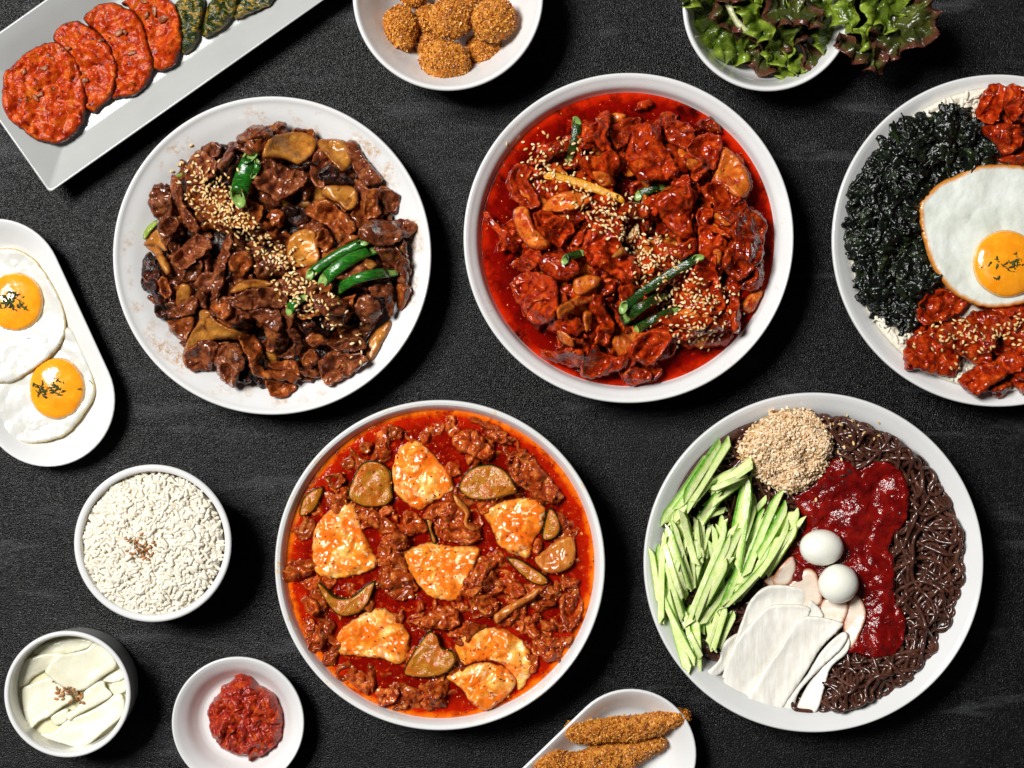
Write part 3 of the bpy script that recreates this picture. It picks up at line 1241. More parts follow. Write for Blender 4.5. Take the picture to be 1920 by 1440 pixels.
g1 = prim(510, 479, 299, .040)
dish('beef_plate', 'round', g1, coupe(g1[2], .040, .012, flange=[(.006, .0370), (.014, .0325), (.022, .027), (.032, .0205), (.042, .0150), (.052, .0125), (.06, .012)]),
     M['china_beef'], 'white round plate smeared with brown sauce, holding the brown beef stir-fry', 'plate', 'large white plates and bowls')
g2 = prim(1179, 446, 310, .050)
dish('pork_bowl', 'round', g2, coupe(g2[2], .050, .014, flange=[(.005, .0478), (.0095, .0435), (.0125, .036), (.018, .028), (.030, .019), (.042, .015), (.055, .014)]),
     M['china_red'], 'white round bowl holding sliced pork in a red sauce pool', 'bowl', 'large white plates and bowls')
g3 = prim(825, 1060, 310, .055)
dish('stew_bowl', 'round', g3, coupe(g3[2], .055, .014, flange=[(.004, .0535), (.0058, .050), (.0075, .045), (.012, .034), (.022, .022), (.036, .016), (.055, .014)]),
     M['china_stew'], 'white round bowl filled to the brim with red tofu stew', 'bowl', 'large white plates and bowls')
g4 = prim(1526, 1055, 319, .048)
dish('noodle_bowl', 'round', g4, coupe(g4[2], .048, .012, flange=[(.006, .0455), (.013, .040), (.019, .032), (.027, .024), (.038, .017), (.050, .013), (.06, .012)]),
     M['china'], 'white round bowl holding dark noodles, cucumber and radish', 'bowl', 'large white plates and bowls')
g5 = prim(1872, 451, 312, .048)
dish('rice_plate', 'round', g5, coupe(g5[2], .048, .012, flange=[(.006, .0455), (.013, .040), (.019, .032), (.027, .024), (.038, .017), (.050, .013), (.06, .012)]),
     M['china'], 'white round bowl cut by the right edge, with seaweed and a fried egg', 'bowl', 'large white plates and bowls')
g6 = prim(840, -9, 179, .055)
dish('croquette_bowl', 'round', g6, coupe(g6[2], .055, .010, lip=.003, foot=.55, flange=[(.006, .050), (.012, .041), (.019, .030), (.027, .020), (.036, .0125), (.045, .010)]),
     M['china'], 'white deep bowl of round crumbed croquettes at the top edge', 'bowl', 'small white bowls')
g7 = prim(1440, 11, 160, .050)
dish('lettuce_bowl', 'round', g7, coupe(g7[2], .050, .008, lip=.003, foot=.6, flange=[(.005, .046), (.009, .036), (.013, .025), (.019, .015), (.028, .009), (.036, .008)]),
     M['china'], 'white bowl stuffed with green and red lettuce leaves', 'bowl', 'small white bowls')
g8 = prim(286, 1019, 148, .055)
dish('rice_bowl', 'round', g8, coupe(g8[2], .055, .006, lip=.0042, foot=.72, flange=[(.0052, .052), (.007, .040), (.010, .025), (.016, .012), (.026, .0065), (.034, .006)]),
     M['china'], 'white bowl heaped with plain white rice', 'bowl', 'small white bowls')
g9 = prim(126, 1302, 119, .048)
dish('radish_bowl', 'round', g9, [(.010, 0), (.0045, .0005), (.003, .004), (.0015, .024), (.0006, .042), (.0, .0465), (.0012, .048), (.0032, .0474), (.0042, .044), (.005, .034),
                                   (.0065, .020), (.011, .009), (.02, .005), (g9[2], .005)],
     M['china'], 'small white cup-shaped bowl of yellowish pickled radish slices', 'bowl', 'small white bowls')
g10 = prim(446, 1356, 124.5, .026)
dish('paste_dish', 'round', g10, coupe(g10[2], .026, .006, lip=.0025, foot=.6, flange=[(.005, .0235), (.010, .0185), (.0145, .0120), (.0185, .0075), (.024, .006)]),
     M['china'], 'small shallow white dish with a dollop of red chilli paste', 'dish', 'small white bowls')
wx, wy = W1(90, 750, .022)
dish('egg_dish', 'cap', (wx, wy, -.418, .908, 233 * S, 125.5 * S * (1 - .022 / HC)),
     [(.030, 0), (.026, 0), (.022, .002), (.008, .013), (.001, .0195), (0, .021), (.001, .022), (.0025, .0215), (.006, .0190), (.012, .0140), (.019, .0090), (.027, .0070), (.034, .0068), (.044, .0068), (.06, .0068)],
     M['china'], 'white oval dish at the left edge holding two fried eggs', 'dish')
wx, wy = W1(1183, 1415, .028)
dish('tender_dish', 'cap', (wx, wy, -.72, -.694, 260 * S, 123 * S * (1 - .028 / HC)),
     [(.028, 0), (.024, 0), (.020, .002), (.008, .016), (.001, .0255), (0, .027), (.001, .028), (.0025, .0274), (.006, .0240), (.012, .0170), (.018, .0110), (.025, .0080), (.032, .0076), (.043, .0076), (.06, .0076)],
     M['china'], 'white oval dish at the bottom edge with crumbed chicken strips', 'dish')

# rectangular tray
u_, v_ = np.array([.8177, -.5757]), np.array([-.5757, -.8177])
C0 = np.array([93.0, 362.0])
trz = .026
rp = [(.026, 0), (.022, 0), (.018, .002), (.004, .018), (.0006, .0245), (0, .0255), (.0006, .026), (.0016, .0258), (.0022, .0254), (.0035, .0248), (.012, .0190), (.022, .0122), (.0240, .0108), (.0250, .0104),
      (.0258, .0102), (.0275, .0100), (302 * S * .98 / 2 - .0001, .0100)]
Lr, Wr = 800 * S * .98, 302 * S * .98
o2 = np.array(W1(C0[0], C0[1], trz))
uu_, vv_ = np.array([.8177, .5757]), np.array([-.5757, .8177])
V, n = [], 0
for ins_, zz in rp:
    rc = .003 if ins_ < .02 else (.0015 if ins_ < .05 else .00005)
    ring = []
    for (cu, cv, a0) in ((Lr - ins_ - rc, ins_ + rc, -90), (Lr - ins_ - rc, Wr - ins_ - rc, 0), (ins_ + rc, Wr - ins_ - rc, 90), (ins_ + rc, ins_ + rc, 180)):
        for k in range(6):
            a = math.radians(a0 + 18 * k)
            ring.append(o2 + uu_ * (cu + rc * math.cos(a)) + vv_ * (cv + rc * math.sin(a)))
    n = len(ring)
    V += [(p[0], p[1], zz) for p in ring]
F = []
for k in range(len(rp) - 1):
    for i in range(n):
        j = (i + 1) % n
        F.append((k * n + i, k * n + j, (k + 1) * n + j, (k + 1) * n + i))
V = np.array(V)
org = np.array([o2[0], o2[1], 0])
me = mesh_np('rectangular_tray', V - org, np.array(F), [M['china_grey']])
ob = link('rectangular_tray', me, org.tolist())
tag(ob, 'long grey-white rectangular tray holding red and green pancakes', 'tray')
gx, gy = np.meshgrid(np.arange(-.5, .1, CELL), np.arange(.0, .4, CELL))
rel = np.stack([gx - o2[0], gy - o2[1]], -1)
qu, qv = rel @ uu_, rel @ vv_
dd = np.minimum(np.minimum(qu, Lr - qu), np.minimum(qv, Wr - qv))
ms = dd > 0
ix, iy = hidx(gx[ms], gy[ms])
np.maximum.at(HM, (iy, ix), np.interp(dd[ms], [0, .0035, .0258, .06], [.026, .0248, .0102, .010]).astype(np.float32))


def pool(name, geo, z, rpx_extra, m, label, deep=.06, n=90, wave=.0004):
    """liquid surface reaching the bowl's wall, thin at its rim"""
    cx, cy, R = geo
    Vs, Fs = [], []
    rings = 60
    a = np.linspace(0, 2 * math.pi, n * 2, endpoint=False)
    for k in range(rings):
        r = R * (1 - (k / (rings - 1)) ** 1.15 * .999)
        Vs.append(np.column_stack([cx + r * np.cos(a), cy + r * np.sin(a), np.full(len(a), z)]))
    V = np.vstack(Vs)
    r = np.hypot(V[:, 0] - cx, V[:, 1] - cy)
    V[:, 2] += wave * noise2(V[:, :2], .012, 5, 2) * sst((R - r) / .006)
    m2 = len(a)
    for k in range(rings - 1):
        for i in range(m2):
            j = (i + 1) % m2
            Fs.append((k * m2 + i, k * m2 + j, (k + 1) * m2 + j, (k + 1) * m2 + i))
    c = np.zeros((len(V), 3))
    c[:, 0] = np.clip((R - r) / deep, 0, 1)
    # a skirt going down inside the bowl closes the liquid
    Vl = Vs[0].copy()
    Vl[:, 2] = z - .006
    Vl[:, :2] = (Vl[:, :2] - (cx, cy)) * .93 + (cx, cy)
    b0 = len(V)
    V = np.vstack([V, Vl])
    c = np.vstack([c, np.zeros((m2, 3))])
    for i in range(m2):
        j = (i + 1) % m2
        Fs.append((i, b0 + i, b0 + j, j))
    org = np.array([cx, cy, z])
    o = link(name, mesh_np(name, V - org, np.array(Fs), [m], c), org.tolist())
    tag(o, label, 'sauce', kind='stuff')
    hput(V[:b0, 0], V[:b0, 1], V[:b0, 2], 3)
    return o


# ------------------------------------------------------------------ 1: beef stir-fry
Z1 = Zoom(200, 160, 2.2855)
D1 = (505, 478, 262)
a = np.linspace(0, 2 * math.pi, 40, endpoint=False)
rr = 205 + 16 * np.sin(3 * a + 1) + 10 * np.sin(5 * a)
o = sheet('beef_base_mound', np.column_stack([515 + rr * np.cos(a), 480 + rr * np.sin(a)]), M['beef_juice'], zlook=.02, t=.004, puff=.012, puff_r=.06,
          fold=.003, fold_wl=.02, rough=.001, rough_wl=.006, sp=5, en=(6, 25), drape=.9)  # added base mound: lifts the pile, its dark colour shades the gaps
tag(o, 'dark brown gravy and meat scraps under the beef slices, darkened as shade in the gaps', 'gravy', kind='stuff')
K1 = {
    'm': ('beef_slice', 'beef', MEAT, 'glazed brown beef slice', 'beef slice', 'beef slices heaped on the round plate'),
    'r': ('beef_slice', 'beef_red', MEAT, 'reddish brown beef slice', 'beef slice', 'beef slices heaped on the round plate'),
    'c': ('beef_slice', 'char', MEAT, 'charred beef slice', 'beef slice', 'beef slices heaped on the round plate'),
    'f': ('onion_piece', 'onion', FAT, 'amber onion piece', 'onion', 'onion pieces in the beef'),
    'g': ('green_onion', 'scallion', GREEN, 'green onion length', 'green onion', 'green onions in the beef'),
}
DN1 = 'brown beef plate'
fillers((515, 480, 262), 218, 62, (36, 66), ['m', 'm', 'm', 'r', 'r', 'f', 'c', 'm'], K1, DN1, .025, 11)
fillers((515, 480, 262), 228, 80, (34, 66), ['m', 'm', 'm', 'r', 'r', 'm', 'c', 'm'], K1, DN1, .032, 12, sp=2.2)
pieces(Z1, """
m 600,255 640,245 660,280 640,310 600,305
r 650,270 690,240 710,250 700,300 680,320 650,300
m 800,180 830,180 850,200 790,210
m 175,480 200,430 240,420 270,450 285,500 270,560 230,585 195,560 175,520
m 395,265 430,240 470,240 490,275 480,310 440,310 405,290
m 340,340 360,290 395,270 440,300 480,330 485,370 450,410 400,430 350,430 338,390
m 485,360 500,310 530,265 555,275 560,320 540,360 510,375
m 555,225 590,200 640,175 690,185 725,205 720,240 680,245 640,250 600,260 565,255
f 690,290 720,235 780,205 850,200 900,225 895,270 870,310 830,345 780,330 740,325 690,325
m 645,360 680,335 730,335 780,355 830,370 865,400 850,440 810,470 760,500 730,500 700,475 660,455 645,410
c 920,360 960,340 1010,370 1050,400 1050,430 990,440 930,420 910,390
f 905,230 960,225 1020,235 1050,290 1050,340 1015,370 975,340 940,300 910,270
m 1025,240 1060,230 1090,280 1120,320 1150,360 1185,400 1170,420 1110,430 1080,400 1050,340 1030,290
f 920,470 940,435 1000,430 1065,440 1082,490 1070,530 1030,540 990,510 950,490
m 1175,445 1230,450 1255,480 1250,520 1230,550 1190,530 1180,490
r 1115,470 1150,440 1170,450 1165,500 1178,550 1150,575 1105,570 1105,520
m 1150,700 1240,690 1270,730 1290,760 1250,790 1210,770 1180,740
m 1095,620 1150,585 1220,575 1290,575 1338,595 1320,630 1280,660 1230,690 1170,695 1100,670
c 750,530 820,510 860,540 880,580 850,600 790,600 750,570
r 850,545 890,500 950,490 1000,530 1050,570 1075,620 1050,650 1000,650 950,610 890,580
f 775,680 800,630 850,615 900,630 910,700 915,750 880,780 810,780 780,740
r 900,660 930,615 970,640 975,690 950,720 915,700
r 985,640 1050,645 1090,655 1060,690 1010,690
r 350,430 400,430 480,440 560,470 640,500 680,530 670,590 640,630 590,620 530,620 470,600 420,570 370,520 345,470
m 275,395 305,390 330,430 335,490 360,540 400,600 390,640 355,630 325,590 300,530 280,460
r 690,560 730,530 765,550 760,600 720,610
r 660,600 700,590 715,610 690,630
f 150,680 190,620 235,600 240,660 260,710 200,690
m 220,590 260,555 300,565 310,600 290,650 265,700 240,660
c 150,760 175,710 210,740 230,800 240,870 260,920 220,940 180,890 155,830
f 160,690 220,690 260,740 290,800 270,820 240,780 200,720
c 200,945 240,930 260,960 240,1000 205,985
r 230,840 250,815 275,850 285,900 260,920 235,890
m 320,830 360,790 410,760 420,790 380,840 330,860 300,860
m 290,740 340,680 380,640 430,650 460,690 440,720 400,760 360,790 320,790
f 305,880 340,850 375,870 370,900 350,950 300,950 300,910
r 255,1010 300,1000 340,990 385,1000 370,1050 340,1100 300,1080 265,1050
m 350,920 385,900 400,940 380,980 340,990 270,1000 255,970 290,950
m 380,850 430,800 480,810 500,850 470,880 420,890
m 480,740 510,660 540,640 550,690 530,760 520,830 500,900 465,920 465,840
r 540,750 570,720 620,715 640,760 620,800 580,825 545,800
m 655,790 700,770 720,800 700,830 660,830
m 700,850 760,830 830,820 900,840 920,880 890,910 800,910 730,890
f 540,890 580,850 640,835 720,850 700,875 630,880 570,895
m 550,920 600,890 680,870 760,880 790,930 760,960 690,960 620,970 560,950
m 620,970 690,960 760,980 765,1040 740,1060 690,1030 650,1010
r 450,950 500,935 550,945 555,990 520,1010 470,990
c 545,1030 600,1010 625,1030 610,1050 560,1050
f 320,1160 350,1090 400,1020 410,970 450,965 485,1010 540,1040 600,1060 590,1090 520,1090 460,1100 400,1130 350,1190 340,1220
m 330,1160 380,1110 440,1090 480,1110 470,1160 450,1210 400,1225 350,1220
r 680,1260 740,1260 800,1280 800,1310 750,1338 705,1325
r 700,1190 780,1175 820,1190 830,1240 780,1230 720,1220
r 575,1090 620,1070 660,1100 670,1150 650,1190 690,1220 780,1225 830,1250 800,1275 720,1260 640,1240 610,1160
m 470,1170 500,1120 560,1110 600,1150 605,1190 570,1250 550,1290 510,1280 470,1230
f 1110,1120 1150,1050 1210,1005 1215,1040 1180,1100 1150,1160 1120,1180
m 830,1230 870,1205 910,1215 915,1250 860,1250
m 905,1190 950,1150 1020,1150 1090,1150 1120,1180 1080,1220 1010,1260 950,1285 915,1240
r 840,1170 870,1130 900,1140 910,1180 880,1210 850,1205
m 735,1160 780,1140 830,1090 850,1110 830,1150 790,1170 750,1170
m 790,1050 830,1050 850,1100 820,1110 800,1090
r 860,1090 880,1060 930,1070 960,1100 920,1120 880,1120
m 950,1100 1040,1080 1100,1090 1110,1130 1050,1140 970,1130
m 700,1080 740,1060 780,1090 740,1110 720,1150 690,1130
m 1130,870 1180,850 1210,880 1200,910 1150,910
m 910,900 980,895 1040,940 1030,990 980,1000 920,980 890,940
m 1070,960 1090,910 1140,900 1185,950 1170,1000 1120,1020 1080,1000
m 1240,770 1290,740 1305,800 1290,850 1300,870 1260,860 1240,830
r 1240,900 1250,850 1290,860 1308,880 1280,940 1255,965 1240,940
m 1200,850 1225,850 1230,970 1210,990 1195,940
r 920,860 950,845 980,860 970,890 930,900
f 1110,770 1140,750 1170,770 1150,800 1120,790
""", K1, DN1, D1, .038)
for (x0, y0, x1, y1, w, lb) in ((652, 335, 640, 395, 30, 'narrow dark strip of green onion beside the upright piece on the beef'),
                                (575, 488, 620, 305, 84, 'wide upright piece of green onion near the top of the beef'),
                                (872, 815, 1105, 676, 46, 'uppermost of the three slanting green onions on the beef'),
                                (932, 842, 1148, 704, 58, 'middle one of the three slanting green onions on the beef'),
                                (985, 878, 1222, 803, 50, 'lowest of the three slanting green onions on the beef'),
                                (790, 965, 848, 912, 44, 'short green onion piece half under sesame in the middle of the beef')):
    o = hollow_stem(Z1, x0, y0, x1, y1, w, M['scallion'], M['scallion_in'], .048)
    tag(o, lb, 'green onion', 'green onions in the beef')
pieces(Z1, """
l 300,390 330,375 332,395 305,405
l 150,640 170,600 205,575 215,590 185,625 160,660
""", {'l': ('lettuce_scrap', 'lettuce_green', dict(t=.0015, puff=.001, drape=.6, rough=.0008), 'scrap of green leaf', 'leaf scrap', 'leaf scraps in the beef')}, DN1, D1, .035)

# ------------------------------------------------------------------ 2: red pork
Z2 = Zoom(860, 130, 2.25)
D2 = (1169, 449, 279)
gp2 = (*W1(1172, 449, .036), .1100)
pool('red_sauce', (g2[0], g2[1], g2[2] - .0122), .0362, 0, M['red_broth'], 'pool of glossy deep red sauce around the pork slices', deep=.05)
PORK = dict(MEAT, fold=.0032, puff=.0045, curl=.0022, tilt=.16, drape=.45)
K2 = {
    'r': ('pork_slice', 'pork', PORK, 'red pork slice', 'pork slice', 'pork slices in the red sauce'),
    'o': ('pork_slice', 'pork_fat', dict(FAT, fold=.0018), 'orange pork slice', 'pork slice', 'pork slices in the red sauce'),
    'g': ('green_onion', 'scallion_dark', GREEN, 'sauced green onion', 'green onion', 'green onions in the red pork'),
    'y': ('yellow_onion_stalk', 'scallion_yellow', GREEN, 'yellow onion stalk', 'onion stalk', 'onion stalks in the red pork'),
    'k': ('garlic_slice', 'onion', FAT, 'pale garlic slice', 'garlic', 'garlic in the red pork'),
}
DN2 = 'red pork bowl'


def reg2(x, y):
    return not (x < 960 and y > 560) and math.hypot(x - 1185, y - 455) < 238


fillers((1185, 455, 240), 225, 62, (46, 84), ['r', 'r', 'r', 'o'], K2, DN2, .04, 21, region=reg2)
fillers((1185, 455, 240), 232, 80, (26, 52), ['r', 'r', 'r', 'r', 'o'], K2, DN2, .045, 22, sp=2.2, region=reg2)
pieces(Z2, """
r 760,130 810,115 825,140 790,165 750,170
r 100,600 130,610 165,650 200,680 250,740 240,775 200,760 170,700 110,640
r 215,820 280,800 330,830 300,860 240,850
r 200,470 230,405 275,395 305,430 300,480 330,530 340,580 300,600 265,580 225,550 205,510
o 230,600 260,585 295,600 310,650 340,700 390,740 360,770 300,760 260,720 235,660
r 310,630 360,605 420,625 470,650 485,690 450,730 420,760 390,740 340,690
r 440,600 490,590 530,620 520,650 470,655 440,630
r 300,380 350,360 420,310 440,340 400,380 350,410 300,400
r 830,210 870,170 930,180 925,210 880,240 840,250
r 870,230 930,205 990,230 1000,290 960,340 920,330 880,300
r 1000,220 1060,195 1110,240 1110,270 1060,260 1010,250
r 640,240 690,205 765,195 775,225 740,270 710,320 670,345 645,310 635,270
r 580,200 625,170 645,200 630,250 625,300 645,350 600,360 560,330 520,340 530,300 580,270
r 520,380 590,370 640,350 685,390 660,440 640,490 580,480 530,440
o 560,440 640,450 660,490 600,500
r 700,360 720,310 740,250 790,220 850,250 860,310 900,380 930,440 900,470 840,480 790,485 740,460 705,410
r 960,330 1010,280 1060,265 1110,300 1105,360 1080,420 1040,440 1000,480 970,470 980,420 1010,410 960,370
o 1060,480 1090,420 1120,330 1160,350 1210,420 1230,490 1210,550 1160,545 1110,510
r 1020,520 1060,480 1130,500 1140,550 1210,560 1200,600 1140,660 1100,640 1060,580
o 1195,1000 1240,940 1290,930 1260,1000 1225,1030
r 1240,830 1280,815 1295,860 1280,920 1230,940 1180,930 1210,890 1245,870
r 1145,650 1200,600 1260,590 1300,640 1300,700 1280,800 1240,850 1180,895 1110,850 1100,800 1130,740
r 900,470 960,450 980,500 960,530 900,500
r 680,590 740,560 800,590 800,630 740,640 690,620
r 820,560 880,510 940,490 1005,540 970,610 985,700 940,720 880,680 840,620
r 1000,600 1050,590 1070,620 1040,650 1110,690 1125,720 1060,690 1000,660
o 350,590 400,540 480,520 560,550 520,590 440,610 370,610
r 531,620 590,600 660,620 700,680 640,690 560,680
r 520,760 540,690 600,680 680,690 690,750 740,800 770,870 720,920 660,890 600,850 540,830
r 335,820 370,780 440,780 500,830 490,880 420,900 360,870
r 215,900 260,860 330,860 400,890 420,960 400,1060 350,1080 300,1070 250,990 220,940
r 580,900 640,880 665,930 620,960 590,950
r 680,920 750,910 775,910 750,950 700,970
r 870,760 930,740 990,720 1000,780 940,810 890,800
r 1000,680 1040,675 1080,740 1085,850 1110,920 1130,1000 1080,1040 1010,1020 950,940 950,900 1000,800
r 420,1080 500,1050 530,1100 480,1130 430,1110
o 415,1010 480,970 540,910 580,930 570,980 500,1010 430,1060 410,1050
o 480,900 540,870 600,890 560,940 490,960
o 520,1030 560,1030 560,1090 530,1110
r 560,960 600,960 620,1010 660,1080 640,1115 600,1110 580,1060 560,1010
r 650,1000 700,1060 730,1100 700,1110 660,1070
o 410,1110 440,1110 480,1150 480,1180 430,1160
r 340,1180 400,1190 460,1170 520,1190 530,1240 480,1260 420,1240 360,1220
r 520,1210 570,1165 620,1200 690,1210 720,1220 700,1260 640,1290 570,1305 515,1290
r 690,1290 740,1255 800,1270 820,1300 780,1325 720,1330
r 890,1110 1000,1080 1080,1060 1090,1110 1000,1130 920,1150
r 730,1170 770,1120 850,1090 890,1130 860,1190 820,1250 770,1245 730,1220
r 830,1050 900,1035 1000,1050 1070,1050 1020,1100 930,1100 860,1080
r 1070,1070 1120,1070 1125,1095 1090,1110
r 1145,960 1180,940 1190,1010 1190,1090 1165,1115 1140,1070
k 640,800 680,755 705,770 680,800
""", K2, DN2, D2, .048)

for (x0, y0, x1, y1, w, mm_, lb) in ((500, 222, 468, 375, 42, 'scallion_dark', 'dark green onion standing at the upper left of the red pork'),
                                     (762, 528, 850, 492, 42, 'scallion_dark', 'small dark green onion above the middle of the red pork'),
                                     (445, 812, 516, 780, 40, 'scallion_dark', 'small dark green onion left of the middle of the red pork'),
                                     (745, 1102, 915, 1014, 40, 'scallion_dark', 'lowest of the three sauced green onions in the red pork'),
                                     (702, 1050, 866, 952, 50, 'scallion_dark', 'middle one of the three sauced green onions in the red pork'),
                                     (690, 1008, 1003, 800, 46, 'scallion_dark', 'longest sauced green onion in the red pork, uppermost of three'),
                                     (380, 450, 680, 550, 40, 'scallion_yellow', 'bright yellow onion stalk lying on the red pork, upper left')):
    o = hollow_stem(Z2, x0, y0, x1, y1, w, M[mm_], M['scallion_yellow' if 'yellow' in mm_ else 'scallion_in'], .052, flat=.5, bend=.03)
    tag(o, lb, 'green onion' if 'yellow' not in mm_ else 'onion stalk', 'green onions in the red pork')

# ------------------------------------------------------------------ 3: tofu stew
Z3 = Zoom(500, 740, 2.249)
D3 = (820, 1063, 292)
pool('stew_broth', (g3[0], g3[1], g3[2] - .0072), .0452, 0, M['stew_broth'], 'red oily stew broth turning orange at the rim of its bowl', deep=.035, wave=.0008)
ST = dict(MEAT, t=.003, puff=.0040, puff_r=.005, fold=.0030, fold_wl=.009, tilt=.08, drape=.6, lift=-.0028, pits=.0025)
TOFU = dict(z=.0428, t=.0036, puff=.0042, puff_r=.014, fold=.0018, fold_wl=.013, rough=.0005, rough_wl=.005, tilt=.02, en=(2.2, 10), curl=.0018)
ZU = dict(t=.0030, puff=.0018, puff_r=.003, fold=.0009, fold_wl=.012, rough=.0004, rough_wl=.004, tilt=.08, drape=.35, en=(.8, 14), lift=-.0012)
K3 = {
    'r': ('stew_pork', 'stew_meat', ST, 'brown stewed pork lump', 'pork piece', 'pork pieces in the stew'),
    't': ('tofu_slice', 'tofu', TOFU, 'oil-blotched tofu slice', 'tofu', 'tofu slices in the stew'),
    'T': ('tofu_slice', 'tofu', dict(TOFU, z=.0456), 'oil-blotched tofu slice', 'tofu', 'tofu slices in the stew'),
    'z': ('courgette_slice', 'zuc', ZU, 'green-skinned courgette slice', 'courgette', 'courgette slices in the stew'),
    'o': ('onion_slice', 'cabbage', dict(ZU, t=.002), 'translucent onion slice', 'onion', 'onion slices in the stew'),
}
DN3 = 'tofu stew'
ROWS3 = """
r 840,100 900,100 1000,150 1020,200 960,200 900,140
r 510,130 530,125 550,150 530,200 515,180
r 545,130 575,150 560,190 540,170
r 780,180 830,145 880,150 930,200 965,240 950,275 910,280 860,255 800,240
r 1030,320 1060,240 1110,250 1170,310 1220,380 1255,430 1220,460 1150,440 1090,400 1040,370
r 390,200 440,200 440,240 400,250
r 310,290 350,260 370,300 340,330
r 250,340 310,330 330,370 290,400 255,380
z 345,400 400,290 470,280 520,320 530,400 535,440 500,470 420,475 360,450
r 570,500 620,490 670,540 680,580 640,590 600,590 575,550
z 665,510 700,480 720,500 700,560 720,620 700,630 680,570
r 660,520 700,460 770,450 830,480 850,530 900,560 900,610 850,640 780,630 720,600 700,540
o 790,420 840,460 860,500 850,540 900,560 870,575 830,545 835,500 800,460
r 525,600 540,560 590,590 600,630 560,660 530,640
r 470,760 500,690 560,660 590,720 620,790 620,860 560,870 500,840
r 590,960 650,940 700,910 740,890 800,900 820,960 770,995 700,990 640,980
r 855,780 890,710 940,695 980,710 930,760 910,820 940,870 960,920 910,930 870,870
r 880,860 940,840 980,880 970,930 920,940
r 1000,830 1040,785 1090,810 1090,850 1030,860
r 960,960 1040,930 1065,900 1050,960 1000,990
o 960,930 1010,890 1080,850 1150,815 1130,860 1060,900 1010,940 970,965
r 1085,960 1110,930 1140,980 1180,1020 1240,1030 1290,1020 1260,1060 1180,1060 1110,1020
r 1150,950 1210,960 1220,990 1170,1000
r 1240,850 1310,840 1335,880 1310,960 1270,1000 1240,940
r 1155,870 1210,860 1220,890 1165,900
r 215,970 250,950 290,970 260,1030 220,1090 225,1030
r 145,860 190,850 230,900 200,940 155,900
r 140,730 180,730 190,760 150,770
r 455,1250 510,1235 555,1245 545,1290 490,1320 465,1300
r 530,1330 580,1290 610,1290 590,1330
r 1120,660 1140,600 1170,620 1150,680
z 135,505 150,440 190,400 240,390 230,440 200,490 160,515
z 210,790 240,860 300,930 370,930 430,880 460,790 420,800 360,850 290,850 240,800
z 810,400 830,340 880,300 950,292 1010,320 1050,380 1058,410 1000,430 940,445 860,440
z 1010,690 1060,690 1130,730 1185,770 1180,800 1130,800 1070,760 1030,720
o 1130,700 1180,650 1240,610 1290,600 1305,660 1280,730 1190,755
z 1160,600 1190,480 1230,510 1240,570 1200,615
z 575,1170 620,1080 680,1000 720,1010 740,1060 790,1080 797,1130 740,1180 650,1195 600,1190
t 525,340 540,260 565,215 610,192 660,210 720,270 775,340 797,400 770,420 700,460 645,490 600,470 550,430 530,390
t 190,620 205,550 250,500 310,465 350,450 385,490 400,560 440,640 467,720 400,760 300,780 230,770 195,730
t 910,485 1000,450 1080,432 1150,450 1180,490 1170,560 1130,620 1110,690 1040,680 980,640 950,570 920,520
t 575,660 640,635 700,625 780,640 893,645 890,700 850,780 820,860 750,875 680,850 620,780 590,720
t 285,1080 300,1010 350,960 430,915 500,905 560,950 600,1010 600,1080 570,1140 480,1120 380,1110 310,1100
t 795,1100 800,1050 850,1005 930,985 1010,995 1080,1040 1120,1110 1115,1180 1085,1240 1060,1255 1040,1190 980,1140 900,1130 830,1150
T 757,1190 830,1150 920,1130 1000,1150 1050,1200 1030,1260 970,1310 915,1335 870,1310 820,1240
"""
TOFU_OUT = [Z3.poly(r_[2:]) for r_ in ROWS3.strip().split('\n') if r_[0] in 'tT']


def reg3(x, y):
    for q in TOFU_OUT:
        c_ = q.mean(0)
        if math.hypot(x - c_[0], y - c_[1]) < 62:
            return False
    return True


fillers((820, 1063, 292), 266, 150, (18, 52), ['r'], dict(K3, r=K3['r'][:2] + (dict(ST, lift=-.0042),) + K3['r'][3:]), DN3, .046, 31, sp=2.2, region=reg3)
pieces(Z3, ROWS3, K3, DN3, D3, .050)


def flecks(name, geo, rfrac, z, n, label, mat_, size=.0011):
    Vs, Fs, off = [], [], 0
    for _ in range(n):
        r, a = geo[2] * rfrac * math.sqrt(random.random()), random.uniform(0, 6.283)
        x, y = geo[0] + r * math.cos(a), geo[1] + r * math.sin(a)
        h = float(hget([x], [y], 1)[0])
        R = Euler((random.uniform(-.5, .5), random.uniform(-.5, .5), random.uniform(0, 6.283))).to_matrix()
        s = random.uniform(.3, 1.0) * size / .0024
        Vs.append((SV * (s, s, s)) @ np.array(R).T + (x, y, h))
        Fs.append(SF + off)
        off += len(SV)
    V = np.vstack(Vs)
    c = V.mean(0)
    o = link(name, mesh_np(name, V - c, np.vstack(Fs), [mat_]), c.tolist())
    tag(o, label, 'chilli flakes', kind='stuff')


mf = MT('chilli_flecks')
gf = mf.n('ShaderNodeNewGeometry')
mf.color(mf.ramp(gf.outputs['Random Per Island'], [(0, (.10, .003, .001)), (.4, (.42, .02, .003)), (.8, (.70, .14, .01)), (1, (.80, .35, .05))]))
mf.set(Roughness=.15)
flecks('chilli_flakes', g3, .93, .046, 900, 'tiny chilli flakes floating all over the tofu stew', mf.m, .0016)
flecks('chilli_flakes', g2, .89, .037, 380, 'tiny chilli flakes clinging to the red pork and its sauce', mf.m, .0013)

